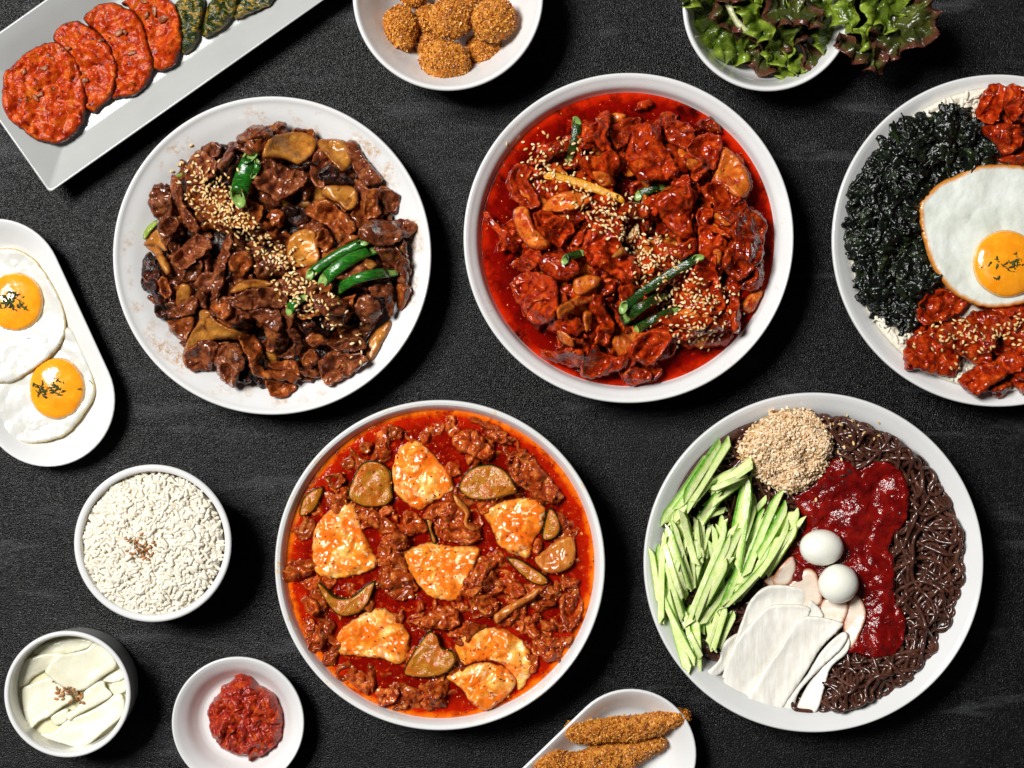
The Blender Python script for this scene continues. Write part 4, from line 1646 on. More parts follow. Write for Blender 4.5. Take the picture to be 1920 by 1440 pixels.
# ------------------------------------------------------------------ 4: cold noodles
Z4 = Zoom(1200, 730, 2.2152)
D4 = (1526, 1055, 285)
o = sheet('noodle_mass', Z4.poly("200,330 330,200 480,130 700,120 900,150 1060,230 1180,360 1260,520 1290,700 1260,880 1180,1040 1060,1180 920,1270 800,1310 700,1240 400,1150 250,1100 150,950 90,700 120,500"),
          M['noodle'], zlook=.03, t=.004, puff=.013, puff_r=.05, fold=.003, fold_wl=.008, rough=.0008, rough_wl=.004, sp=5, drape=.9)
tag(o, 'tangled dark noodles filling the bowl under the toppings', 'noodles', kind='stuff')
cx4, cy4 = W1(722 / 2.2152 + 1200, 720 / 2.2152 + 730, .035)
px = 1 / 2.2152 * S * .976
rs = random.Random(5)
NG = 'dark noodle strands in the bowl'
for i in range(298):
    rin, rout = 330, 598
    if i < 205:
        a = math.radians(rs.uniform(-100, 78))      # image angle: 0 = right, + = down
        r = rs.uniform(rin, rout)
    elif i >= 268:
        a = math.radians(rs.uniform(-108, -62))
        r = rs.uniform(380, 590)
    elif i < 235:
        a = math.radians(rs.uniform(60, 80))
        r = rs.uniform(400, 595)
    elif i < 255:
        a = math.radians(rs.uniform(-165, -125))
        r = rs.uniform(480, 600)
    else:
        a = math.radians(rs.uniform(-200, -100))
        r = rs.uniform(250, 560)
    x, y = r * math.cos(a), r * math.sin(a)
    hd = a + math.pi / 2 + rs.gauss(0, .7) + (math.pi if rs.random() < .5 else 0)
    kap = rs.gauss(0, .007)
    pts = []
    n = rs.randint(60, 110)
    for k in range(n):
        pts.append((x, y))
        kap += rs.gauss(0, .0024)
        kap *= .93
        if rs.random() < .012:
            kap = rs.choice((-1, 1)) * rs.uniform(.025, .055)
        hd += kap * 7
        r = math.hypot(x, y)
        if r > 592:
            t_ = math.atan2(y, x)
            inward = t_ + math.pi
            dlt = (inward - hd + math.pi) % (2 * math.pi) - math.pi
            hd += .28 * (1 if dlt > 0 else -1)
        x += math.cos(hd) * 7
        y += math.sin(hd) * 7
        if math.hypot(x, y) > 612:
            f = 612 / math.hypot(x, y)
            x, y = x * f, y * f
    P = np.array([(cx4 + p[0] * px, cy4 - p[1] * px) for p in pts])
    h = hget(P[:, 0], P[:, 1], 2)
    hs = np.convolve(np.pad(h, 3, mode='edge'), np.ones(7) / 7, mode='valid')
    z = np.maximum(h, hs) + .0011
    z = np.convolve(np.pad(z, 2, mode='edge'), np.ones(5) / 5, mode='valid')
    P3 = catm(np.column_stack([P, z]), 2)
    rad = rs.uniform(0.00125, .0016)
    V, F = tube(P3, rad, 6, .85)
    hput(P3[:, 0], P3[:, 1], P3[:, 2] + rad * .6, 2)
    c = P3.mean(0)
    o = link('noodle', mesh_np('noodle', V - c, F, [M['noodle']]), c.tolist())
    ring, hh = clock(P[:, 0].mean(), -P[:, 1].mean(), cx4, -cy4, 600 * px)
    tag(o, f'{"long" if n > 84 else "short"} curly dark noodle, {ring} at {hh} o\'clock in its bowl', 'noodle', NG)

K4 = {'s': ('chilli_sauce', 'gochu', dict(t=.0014, puff=.0040, puff_r=.016, fold=.0022, fold_wl=.02, rough=.0006, rough_wl=.006, drape=.85, en=(3, 22), blur=14), '', '', '')}
o = sheet('chilli_sauce', Z4.poly("645,440 700,400 760,340 800,285 860,300 905,335 960,300 1030,305 1085,350 1115,430 1110,540 1065,600 1040,660 1060,720 1065,870 1100,950 1100,1040 1060,1090 980,1115 900,1100 850,1110 860,1070 890,990 880,920 840,870 800,840 740,800 680,810 625,800 615,740 625,650 690,590 690,540 660,500"),
          M['gochu'], zlook=.042, **K4['s'][2])
tag(o, 'thick dark red chilli sauce poured over the dark noodles', 'sauce')

# sesame mound
hx, hy = W1(*Z4.pt(606, 262), .045)
o = sheet('sesame_mound', Z4.poly("415,230 470,150 560,95 680,85 745,130 790,220 770,310 720,380 640,430 560,410 480,360 430,300"), M['seed'],
          zlook=.045, t=.002, puff=.010, puff_r=.032, fold=.002, fold_wl=.02, rough=.0012, rough_wl=.006, drape=.8, sp=4, en=(4, 20))
tag(o, 'heaped centre of the sesame mound on the noodles', 'sesame mound', kind='stuff')
HP = Z4.poly("400,240 465,150 560,80 690,80 755,125 805,230 775,320 720,390 640,440 550,415 470,360 420,310")
HPW = to_world(smooth_closed(HP, 8), .045)


def inside(P, x, y):
    c = False
    for i in range(len(P)):
        a, b = P[i - 1], P[i]
        if (a[1] > y) != (b[1] > y) and x < (b[0] - a[0]) * (y - a[1]) / (b[1] - a[1]) + a[0]:
            c = not c
    return c


def heap_pos():
    for _ in range(40):
        x, y = random.uniform(HPW[:, 0].min(), HPW[:, 0].max()), random.uniform(HPW[:, 1].min(), HPW[:, 1].max())
        if inside(HPW, x, y):
            e_ = dist_to_loop(np.array([[x, y]]), HPW)[0][0]
            if random.random() > .35 + e_ / .010:
                continue
            return x, y, float(hget([x], [y], 1)[0]) + random.uniform(0, .0016)
    return None


heap('sesame_heap', 2300, heap_pos, SV, SF, M['heap_seed'], 'mound of pale toasted sesame seeds beside the cucumber', 'sesame seeds', .9)


def stick(x0, y0, x1, y1, w, rs, zlift=0.0):
    p0, p1 = W1(*Z4.pt(x0, y0), .045), W1(*Z4.pt(x1, y1), .045)
    p0, p1 = np.array(p0), np.array(p1)
    L = np.linalg.norm(p1 - p0)
    ux = (p1 - p0) / L
    nx = np.array([-ux[1], ux[0]])
    wd = min(w, 46) * .70 / 2.2152 * S
    n = 18
    t = np.linspace(0, 1, n) ** 1.0
    t[1], t[2], t[-2], t[-3] = .03, .08, .97, .92
    bow = rs.uniform(-.018, .018) * L
    C = p0 + np.outer(t, p1 - p0) + np.outer(np.sin(t * math.pi) * bow, nx)
    h = hget(C[:, 0], C[:, 1], 2)
    A = np.column_stack([t, np.ones(n)])
    co, *_ = np.linalg.lstsq(A, h, rcond=None)
    ln = A @ co
    base = np.polyval(np.polyfit(t, h, 2), t)
    base += max(0, np.percentile(h - base, 80)) * .5
    th = wd * rs.uniform(.55, .8)
    z = base + th * .45 + zlift
    side = rs.choice((-1, 1))
    sec = [(-.5, -.40), (-.5, .38), (-.42, .5), (.42, .5), (.5, .40), (.5, -.40), (.42, -.5), (-.42, -.5)]
    tp = np.minimum(1, np.minimum((t + .014) / .13, (1 - t + .014) / .09))
    skew = rs.choice((-1, 1)) * rs.uniform(.8, 1.1)
    V, c = [], []
    reach = rs.uniform(.35, 1.3)
    roll = rs.uniform(-.5, .5)
    for k in range(n):
        for (a, b) in sec:
            sx = 1 if abs(a) < .45 else tp[k]
            a2, b2 = a * tp[k] * side, b * (0.5 + .5 * tp[k])
            # tapered ends are cut on a slant: the section slides to one side
            off = (1 - tp[k]) * .5 * skew * (1 if k < n / 2 else -1)
            aa = a2 * math.cos(roll) - b2 * math.sin(roll) * (th / wd)
            bb = b2 * math.cos(roll) + a2 * math.sin(roll) * (wd / th) * .5
            c.append(((a * 1.0 + .5) * reach, 0, 0))
            V.append(np.append(C[k] + nx * (aa + off) * wd, z[k] + bb * th))
    V = np.array(V)
    wig = noise2(V[:, :2], .006, rs.random() * 9) * .00025
    F, mi = [], []
    s = len(sec)
    for k in range(n - 1):
        for a in range(s):
            b = (a + 1) % s
            q = (k * s + a, k * s + b, (k + 1) * s + b, (k + 1) * s + a)
            if side < 0:
                q = q[::-1]
            F.append(q)
            mi.append(1 if a == 0 or (a == 1 and reach < .8) else 0)
    e0, e1 = len(V), len(V) + 1
    V = np.vstack([V, V[:s].mean(0), V[-s:].mean(0)])
    c += [(.5, 0, 0)] * 2
    F3 = []
    for a in range(s):
        b = (a + 1) % s
        F3.append((e0, b, a, a) if side > 0 else (e0, a, b, b))
        F3.append((e1, (n - 1) * s + a, (n - 1) * s + b, (n - 1) * s + b) if side > 0 else (e1, (n - 1) * s + b, (n - 1) * s + a, (n - 1) * s + a))
    Fq = np.array(F)
    tris = np.vstack([Fq[:, [0, 1, 2]], Fq[:, [0, 2, 3]], np.array(F3)[:, :3]])
    mis = mi + mi + [1] * len(F3)
    org = np.append(V[:, :2].mean(0), V[:, 2].min())
    me = mesh_np('cucumber_stick', V - org, tris, [M['cuc'], M['cuc_skin']], np.array(c), mi=mis, smooth=False)
    o = link('cucumber_stick', me, org.tolist())
    CC = np.linspace(0, 1, 40)
    for off in (-.35, 0, .35):
        hput(np.interp(CC, t, C[:, 0]) + nx[0] * off * wd, np.interp(CC, t, C[:, 1]) + nx[1] * off * wd, np.interp(CC, t, z + th * .4), 2)
    return o, C


rs = random.Random(9)
CUC = """100,570 285,270 60|190,480 300,345 36|175,500 375,200 58|245,520 370,500 30|285,430 462,290 40|265,490 432,350 38
95,600 85,970 36|70,640 100,900 34|120,520 205,830 34|95,580 200,880 36|165,490 232,730 42|235,530 250,720 36|350,520 320,660 34|300,560 270,700 32
520,560 440,780 38|640,560 500,800 36|480,700 380,890 34|320,700 260,900 36|400,690 285,900 40|670,500 540,740 42|620,470 480,700 44|560,470 350,930 42
470,420 400,640 40|455,350 370,800 46|590,410 430,780 46|65,790 235,1140 36|110,830 210,1175 36|200,900 222,1100 32|232,900 245,1170 34|290,900 312,1100 34
362,900 300,1080 34|405,930 330,1080 34|690,545 330,940 42|410,760 252,980 38|395,550 195,990 44
150,560 175,700 32|340,640 300,800 34|430,600 350,760 32|540,640 470,790 34|130,700 160,860 32|580,520 520,660 34|250,400 420,330 38|140,500 260,330 40|330,560 350,760 36|460,470 420,620 36|600,610 420,860 40|250,640 200,840 38|540,450 440,560 36|100,700 180,960 34|360,700 250,920 38|180,1000 230,1130 32|215,560 150,760 36|420,560 300,800 40|350,420 250,560 38|480,600 380,800 40|290,620 330,860 38|560,600 500,740 38|150,800 190,1000 34|270,860 260,1020 34|330,930 280,1060 32|200,420 140,560 42|110,620 150,800 36|520,680 420,860 38|215,620 220,840 34""".replace('\n', '|').split('|')
ROWS = []
for r_ in CUC:
    a, b, w = r_.split()
    (x0, y0), (x1, y1) = [tuple(map(float, q.split(','))) for q in (a, b)]
    ROWS.append((x0, y0, x1, y1, float(w)))
    Ln = math.hypot(x1 - x0, y1 - y0)
    nx_, ny_ = -(y1 - y0) / Ln, (x1 - x0) / Ln
    if Ln > 120:
        for sgn in (-1, 1):
            if rs.random() < .62:
                d_ = sgn * rs.uniform(13, 22)
                j1, j2, e0, e1 = rs.uniform(-14, 14), rs.uniform(-14, 14), rs.uniform(-.02, .12), rs.uniform(-.02, .12)
                ROWS.append((x0 + nx_ * (d_ + j1) + (x1 - x0) * e0, y0 + ny_ * (d_ + j1) + (y1 - y0) * e0,
                             x1 + nx_ * (d_ + j2) - (x1 - x0) * e1, y1 + ny_ * (d_ + j2) - (y1 - y0) * e1, float(w) * rs.uniform(.8, 1.05)))
ROWS.sort(key=lambda q: rs.random() - .35 * (math.hypot(q[2] - q[0], q[3] - q[1]) < 240))
for (x0, y0, x1, y1, w) in ROWS:
    o, C = stick(x0, y0, x1, y1, float(w), rs)
    ln = 'long' if math.hypot(x1 - x0, y1 - y0) > 330 else 'short'
    up, lf = ('upper' if (y0 + y1) / 2 < 560 else ('middle' if (y0 + y1) / 2 < 820 else 'lower')), ('left' if (x0 + x1) / 2 < 210 else ('right' if (x0 + x1) / 2 > 400 else 'middle'))
    hh = clock((x0 + x1) / 2, (y0 + y1) / 2, 340, 680, 400)[1]
    tag(o, f'{ln} pale green cucumber stick, {up} {lf} of the pile, {hh} o\'clock', 'cucumber stick', 'cucumber sticks piled on the noodles')

RAD = dict(t=.0014, puff=.0004, puff_r=.003, fold=.0009, fold_wl=.035, rough=.00015, rough_wl=.006, tilt=.04, drape=.55, en=(.5, 20), blur=22, curl=.0009)
for txt, mt, lb in (
        ("520,800 560,775 610,800 560,830", 'radish_pink', 'small pink-edged radish slice between the cucumber and chilli sauce'),
        ("555,790 590,730 640,695 655,760 625,815 570,820", 'radish_pink', 'brownish pink radish slice nearest the upper quail egg'),
        ("850,990 865,900 905,855 942,930 910,1030 875,1080", 'radish_pink', 'pink-edged radish slice touching the chilli sauce on the right'),
        ("740,980 760,890 800,875 868,890 850,970 800,1000", 'radish_pink', 'pink-edged radish slice just below the lower quail egg'),
        ("610,840 650,790 695,748 740,770 765,880 720,920 650,910", 'radish_pink', 'tall pinkish radish slice left of the lower quail egg'),
        ("270,1190 330,1130 350,1060 420,1020 410,1090 350,1180 300,1205", 'radish', 'short white radish slice at the lower left of the fan'),
        ("430,960 470,870 540,818 660,825 700,860 660,960 570,1080 450,1160 350,1210 370,1130", 'radish', 'rounded white radish slice at the back of the fan'),
        ("700,920 715,880 770,940 740,1000 700,990", 'radish', 'small pointed white radish slice in the middle of the fan'),
        ("645,1375 690,1260 780,1130 850,1010 875,1050 860,1100 800,1160 770,1250 740,1340 700,1360", 'radish', 'narrow white radish slice at the right of the fan'),
        ("570,1350 640,1270 700,1190 760,1090 840,1010 865,1030 830,1090 740,1180 660,1280 640,1400", 'radish', 'narrow white radish slice second from the right of the fan'),
        ("350,1200 380,1090 450,990 530,910 620,895 710,910 700,960 640,1060 560,1160 490,1250 440,1315 380,1290", 'radish', 'wide white radish slice on the left front of the fan'),
        ("450,1310 500,1200 580,1090 650,970 720,945 840,970 835,1000 760,1080 700,1180 640,1270 560,1365", 'radish', 'broad white radish slice lying on top of the fan')):
    o = sheet('radish_slice', Z4.poly(txt), M[mt], zlook=.045, **RAD)
    tag(o, lb, 'radish slice', 'radish slices fanned on the noodles')
for (x, y, rx, ry, an, lb) in ((760, 660, 92, 76, 0, 'oval boiled quail egg, upper of two on the chilli sauce'), (829, 810, 84, 82, .3, 'round boiled quail egg, lower of two beside the radish fan')):
    X, Y = W1(*Z4.pt(x, y), .055)
    h = float(hget([X], [Y], 6)[0])
    k = S * .96 / 2.2152
    o, _ = rock('quail_egg', M['quail'], (X, Y, h + ry * k * .72), (rx * k, ry * k, ry * k * .95), (0, 0, an), 3, rough=.012, wl=1.2, sub=20)
    tag(o, lb, 'quail egg', 'quail eggs on the noodles')

# ------------------------------------------------------------------ 5: seaweed and egg rice
Z5 = Zoom(1550, 130, 2.216)
D5 = (1872, 451, 285)
cx5, cy5 = W1(1872, 451, .03)
o = sheet('rice_bed', np.column_stack([1872 + 283 * np.cos(a_ := np.linspace(0, 2 * math.pi, 40, endpoint=False)), 451 + 283 * np.sin(a_)]), M['rice'], zlook=.03,
          t=.004, puff=.012, puff_r=.045, rough=.0009, rough_wl=.005, sp=5, drape=.9)
tag(o, 'bed of white rice under the seaweed and egg', 'rice', kind='stuff')


def rice5():
    a = math.radians(random.uniform(95, 275))
    r = 275 * math.sqrt(random.uniform(.62, 1))
    X, Y = W1(1872 + r * math.cos(a), 451 + r * math.sin(a), .03)
    return X, Y, float(hget([X], [Y], 1)[0]) + random.uniform(-.0005, .0015)


heap('rice_grains', 900, rice5, GV, GF, M['rice'], 'loose white rice grains showing around the seaweed', 'rice grains', .5)
SWP = smooth_closed(Z5.poly("480,160 585,140 610,190 690,240 715,330 712,390 600,400 500,460 410,550 395,650 440,790 490,900 400,960 350,1040 320,1110 240,1060 165,985 120,850 85,700 95,580 120,450 200,350 280,250 390,190"), 6)
SWW = to_world(SWP, .04)
flakes = []
for i in range(14):
    P = blob_poly(0, 0, 30, 900 + i, aspect=1.0 + .15 * (i % 5), lob=.6)
    V, F, c = sheet('flake', P / 2500 * 1.0, M['seaweed'], z=0, t=.0006, fold=.0036, fold_wl=.0070, rough=.0007, rough_wl=.0030, lat=.0022, en=(.0016, .0035), sp=.0010,
                    raw=True, world_poly=True, put=False, zlook=0)
    V = V - V.mean(0)
    flakes.append((V, F, mesh_np('seaweed_flake', V, F, [M['seaweed']], c)))
rs = random.Random(77)
Vs, Fs, off = [], [], 0
edgeP = []
nf = 0
total = 1000
for i in range(total):
    for _ in range(50):
        x, y = rs.uniform(SWW[:, 0].min(), SWW[:, 0].max()), rs.uniform(SWW[:, 1].min(), SWW[:, 1].max())
        if inside(SWW, x, y) and dist_to_loop(np.array([[x, y]]), SWW)[0][0] > .0042:
            break
    else:
        continue
    k = rs.randrange(14)
    e = Euler((rs.uniform(-.4, .4), rs.uniform(-.4, .4), rs.uniform(0, 6.283)))
    sc = rs.choice((.5, .7, .85, 1.0, 1.25, 1.5)) if i >= total - 290 else rs.choice((.5, .7, .9, 1.1, 1.5))
    top = i >= total - 290
    h = float(hget([x], [y], 3)[0])
    z = min(h, .050) + rs.uniform(.0004, .0022)
    V = (flakes[k][0] * (sc * 1.15, sc * .9, sc)) @ np.array(e.to_matrix()).T + (x, y, z)
    hput(V[::5, 0], V[::5, 1], V[::5, 2] - .0006, 1)
    if top:
        o = link('seaweed_flake', flakes[k][2], (x, y, z), rot=e, scale=(sc * 1.15, sc * .9, sc))
        ring, hh = clock(x, -y, cx5, -cy5, .105)
        tag(o, f'{"big" if sc > .9 else "small"} black seaweed flake {ring} at {hh} o\'clock of the rice bowl', 'seaweed flake', 'seaweed flakes on the rice')
    else:
        Vs.append(V)
        Fs.append(flakes[k][1] + off)
        off += len(V)
V = np.vstack(Vs)
c = V.mean(0)
o = link('seaweed_heap', mesh_np('seaweed_heap', V - c, np.vstack(Fs), [M['seaweed']]), c.tolist())
tag(o, 'heap of shredded black seaweed covering the rice on its left', 'seaweed', kind='stuff')
P5 = dict(PORK, t=.004, puff=.005, puff_r=.007, drape=.6, fold=.0028, fold_wl=.012, tilt=.08)
K5 = {'r': ('pork_slice', 'pork', P5, 'glossy red pork slice', 'pork slice', 'pork slices beside the fried egg')}
DN5 = 'fried-egg rice bowl'


def reg5(x, y):
    u, v = (x - 1550) * 2.216, (y - 130) * 2.216
    return (v > 1010 and u > 400 - (v - 1010) * .3 and v < 1330 and math.hypot(x - 1872, y - 451) < 268) or (v < 380 and u > 690)


fillers((1880, 470, 285), 290, 46, (34, 62), ['r'], K5, DN5, .04, 51, region=reg5)
pieces(Z5, """
r 620,960 700,980 820,985 900,980 860,1030 760,1030 680,1010
r 860,200 960,160 1040,200 1020,300 920,330
r 760,130 830,110 900,140 900,200 800,240 780,190
r 720,370 790,350 880,370 790,400
r 640,240 720,220 800,250 810,310 740,355 680,300
r 620,180 640,100 680,65 725,90 720,150 700,220 650,230
r 710,120 740,75 760,90 780,200 755,225 720,170
r 370,1010 400,950 470,910 540,920 600,960 560,1010 480,1050 400,1060
r 620,1000 680,1010 760,1030 765,1070 700,1130 660,1180 610,1140 590,1060
r 315,1210 330,1130 390,1090 460,1100 540,1170 560,1230 520,1275 400,1260
r 430,1110 480,1060 560,1040 620,1080 640,1150 680,1200 650,1235 560,1200 470,1150
r 760,1040 860,1000 920,1060 900,1150 820,1170 730,1140
r 665,1330 720,1300 760,1300 750,1340 710,1370
r 780,1310 840,1300 860,1340 800,1345
r 760,1270 820,1250 900,1260 900,1310 820,1310
r 540,1300 600,1240 680,1210 780,1150 820,1170 800,1240 740,1270 660,1320 600,1357
""", K5, DN5, D5, .045)


def fried_egg(loc_poly, yc, yr, white_m, zm, zlook, label, wargs, yh):
    P = zm.poly(loc_poly)
    X, Y = W1(*P.mean(0), zlook)
    root = empty('fried_egg', (X, Y, float(hget([X], [Y], 3)[0])))
    tag(root, label, 'fried egg', 'fried eggs')
    w = sheet('egg_white', P, M[white_m], zlook=zlook, parent=root, **wargs)
    a = np.linspace(0, 6.283, 28, endpoint=False)
    Q = np.column_stack([yc[0] + yr[0] * np.cos(a), yc[1] + yr[1] * np.sin(a)]) / zm.sc + (zm.ox, zm.oy)
    y = sheet('yolk', Q, M['yolk'], zlook=zlook, parent=root, t=.0012, puff=yh, puff_r=.022, rough=.0002, rough_wl=.01, drape=.4, en=(1.2, 40), blur=10, sp=3)
    return root


EW = dict(t=.0022, puff=.0010, puff_r=.006, fold=.0011, fold_wl=.03, rough=.0003, rough_wl=.009, drape=.35, en=(1.2, 18), blur=20, sp=3.2, curl=.0006)
fried_egg("395,560 430,510 490,460 560,430 640,395 740,388 840,395 940,430 1010,500 1040,600 1030,780 980,880 900,950 780,985 700,990 620,975 540,930 490,880 450,820 420,740 400,650",
          (757, 805), (141, 142), 'egg_white_crisp', Z5, .052, 'fried egg with browned frilly edge lying on the seaweed and pork', dict(EW, t=.003, rigid_up=1.5, drape=.15, lift=.0055), .0075)

ZA = Zoom(0, 400, 2.939)
fried_egg("-100,800 0,700 150,640 370,625 420,680 480,800 515,900 527,980 500,1050 430,1150 360,1220 250,1260 130,1268 0,1240 -100,1180 -160,1000",
          (317, 965), (155, 170), 'egg_white', ZA, .012, 'fried egg with a whole yolk, lower of two in the oval dish', EW, .0065)
fried_egg("-250,400 -150,230 0,190 100,200 190,260 270,360 330,470 362,590 345,700 280,790 200,850 100,915 20,935 -100,920 -220,800 -280,600",
          (78, 487), (158, 163), 'egg_white', ZA, .015, 'fried egg with a whole yolk, upper of two in the oval dish', dict(EW, drape=.75, blur=14), .0065)

# dried parsley
pv, pf, pc_ = sheet('parsley', blob_poly(0, 0, 5.2, 5, aspect=2.2, lob=.5) / 2500, M['parsley'], z=0, t=.0003, fold=.0006, fold_wl=.002, en=(0, 1), sp=.0006, raw=True, world_poly=True, put=False)
pv = pv - pv.mean(0)
pme = mesh_np('parsley_flake', pv, pf, [M['parsley']], pc_)
for zm, cl, lb in ((Z5, [(760, 800, 38, 20, -20, 34), (715, 860, 8, 8, 0, 4), (672, 810, 4, 4, 0, 2)], 'dried parsley flake on the yolk of the egg in the rice bowl'),
                   (ZA, [(280, 970, 48, 17, 10, 44), (235, 1010, 14, 14, 0, 8), (320, 925, 20, 9, 20, 6), (435, 970, 4, 4, 0, 2), (493, 933, 3, 2, 0, 1)], 'dried parsley flake on the lower yolk in the oval dish'),
                   (ZA, [(45, 490, 45, 22, 20, 48), (80, 440, 18, 6, 20, 8), (110, 520, 12, 6, 0, 6), (148, 690, 2, 2, 0, 1)], 'dried parsley flake on the upper yolk in the oval dish')):
    for (x, y, sx, sy, an, n) in cl:
        for _ in range(n):
            u, v = random.gauss(0, sx), random.gauss(0, sy)
            aa = math.radians(an)
            X, Y = W1(*zm.pt(x + u * math.cos(aa) - v * math.sin(aa), y + u * math.sin(aa) + v * math.cos(aa)), .05 if zm is Z5 else .02)
            R, h = slope_rot(X, Y, .7)
            o = link('parsley_flake', pme, (X, Y, h + .0005), rot=R.to_euler())
            s = random.uniform(.6, 1.3)
            o.scale = (s, s * random.uniform(.4, 1), s)
            tag(o, lb, 'parsley flake', lb.replace('dried parsley flake', 'parsley flakes'))

# ------------------------------------------------------------------ rice bowl
X8, Y8 = W1(286, 1020, .05)
a_ = np.linspace(0, 2 * math.pi, 40, endpoint=False)
R8 = 139
o = sheet('rice_core', np.column_stack([286 + 134 * np.cos(a_), 1020 + 134 * np.sin(a_)]), M['rice'], z=.0385, zlook=.045, t=.004, puff=.010, puff_r=.03, rough=.0022, rough_wl=.014, sp=4)
tag(o, 'packed white rice inside the rice bowl', 'rice', kind='stuff')


def rice8():
    r, a = 130 * math.sqrt(random.random()), random.uniform(0, 6.283)
    X, Y = W1(286 + r * math.cos(a), 1020 + r * math.sin(a), .05)
    return X, Y, float(hget([X], [Y], 1)[0]) + random.uniform(-.0008, .0026)


N_SEED[0] = 0
_, VR = heap('rice_grains', 2300, rice8, GV, GF, M['rice'], 'fluffy heap of separate white rice grains in its bowl', 'rice grains', .38)
hput(VR[:, 0], VR[:, 1], VR[:, 2], 1)
ZR = Zoom(130, 860, 4.5)
sprinkle(ZR, [(615, 745, 48, 42, 30, 44), (520, 690, 4, 4, 0, 1), (735, 725, 4, 4, 0, 1)], 'toasted sesame seed in the pinch on the white rice', .052, dark=True)

# ------------------------------------------------------------------ pickled radish bowl
ZP = Zoom(0, 1170, 5.537)
cxp, cyp = W1(127, 1301, .03)
o = link('pickle_brine', mesh_np('pickle_brine', np.vstack([np.column_stack([outline_circle(64) * .0415, np.zeros(64)]), [[0, 0, 0]]]), np.array([(i, (i + 1) % 64, 64) for i in range(64)]), [M['brine']]), (g9[0], g9[1], .026))
tag(o, 'pale yellow pickling liquid around the radish slices', 'brine', kind='stuff')
ix, iy = hidx(*np.meshgrid(np.arange(g9[0] - .041, g9[0] + .041, CELL), np.arange(g9[1] - .041, g9[1] + .041, CELL)))
np.maximum.at(HM, (iy, ix), np.float32(.026))
RP = dict(t=.0015, puff=.0004, puff_r=.003, fold=.0010, fold_wl=.04, rough=.0001, rough_wl=.006, tilt=.10, drape=.35, en=(.4, 20), blur=16, curl=.001, sp=2.6, lift=.0006)
for txt, lb in (
        ("350,260 560,180 800,150 980,180 900,260 700,320 560,330 400,340", 'curved yellow radish slice at the top wall of the cup'),
        ("160,660 220,420 400,320 560,300 700,330 480,480 340,560 260,640", 'broad yellow radish slice at the upper left of the cup'),
        ("1130,640 1290,580 1300,700 1180,740", 'small radish corner at the right wall of the cup'),
        ("1060,590 1150,520 1250,480 1290,560 1200,610 1100,610", 'narrow radish slice touching the right wall of the cup'),
        ("510,960 620,900 700,890 680,1020 560,1060", 'small folded radish slice below the sesame pinch'),
        ("430,1140 560,1110 700,1000 900,920 1080,820 1220,710 1290,820 1260,960 1100,1100 950,1230 830,1285 650,1240 500,1190", 'largest radish slice at the lower right of the cup'),
        ("215,700 330,620 480,560 560,570 700,700 760,790 650,860 500,970 400,1020 290,1110 240,960", 'square-ended radish slice at the lower left of the cup'),
        ("880,690 1055,590 1100,660 1160,740 1050,820 900,900 780,960 720,1000 690,930 800,860", 'narrow square-ended radish slice right of the sesame pinch'),
        ("480,480 600,330 740,300 900,260 1000,190 1150,300 1205,440 1050,560 880,680 760,690 640,640 540,560", 'wide pale radish slice above the sesame pinch')):
    o = sheet('pickled_radish_slice', ZP.poly(txt), M['radish_yellow'], zlook=.032, **RP)
    tag(o, lb, 'radish slice', 'pickled radish slices in the cup')
sprinkle(ZP, [(690, 715, 85, 40, 10, 26), (780, 770, 50, 40, 0, 10)], 'toasted sesame seed on the pickled radish', .034, dark=True)

# ------------------------------------------------------------------ chilli paste
ZC = Zoom(310, 1220, 6.546)
o = sheet('chilli_paste', ZC.poly("500,770 530,700 580,600 660,520 690,440 770,400 840,350 840,310 910,270 1000,290 1080,330 1130,410 1230,470 1340,530 1390,640 1440,750 1440,900 1430,1060 1340,1190 1200,1290 1090,1310 1030,1360 980,1300 830,1280 730,1240 640,1150 560,1040 530,950 530,860"),
          M['paste'], z=.0062, zlook=.012, t=.004, puff=.013, puff_r=.020, fold=.0042, fold_wl=.011, rough=.0011, rough_wl=.0028, lat=.0022, en=(1.6, 6), sp=1.7)
tag(o, 'lumpy glossy dollop of red chilli paste in its dish', 'chilli paste')

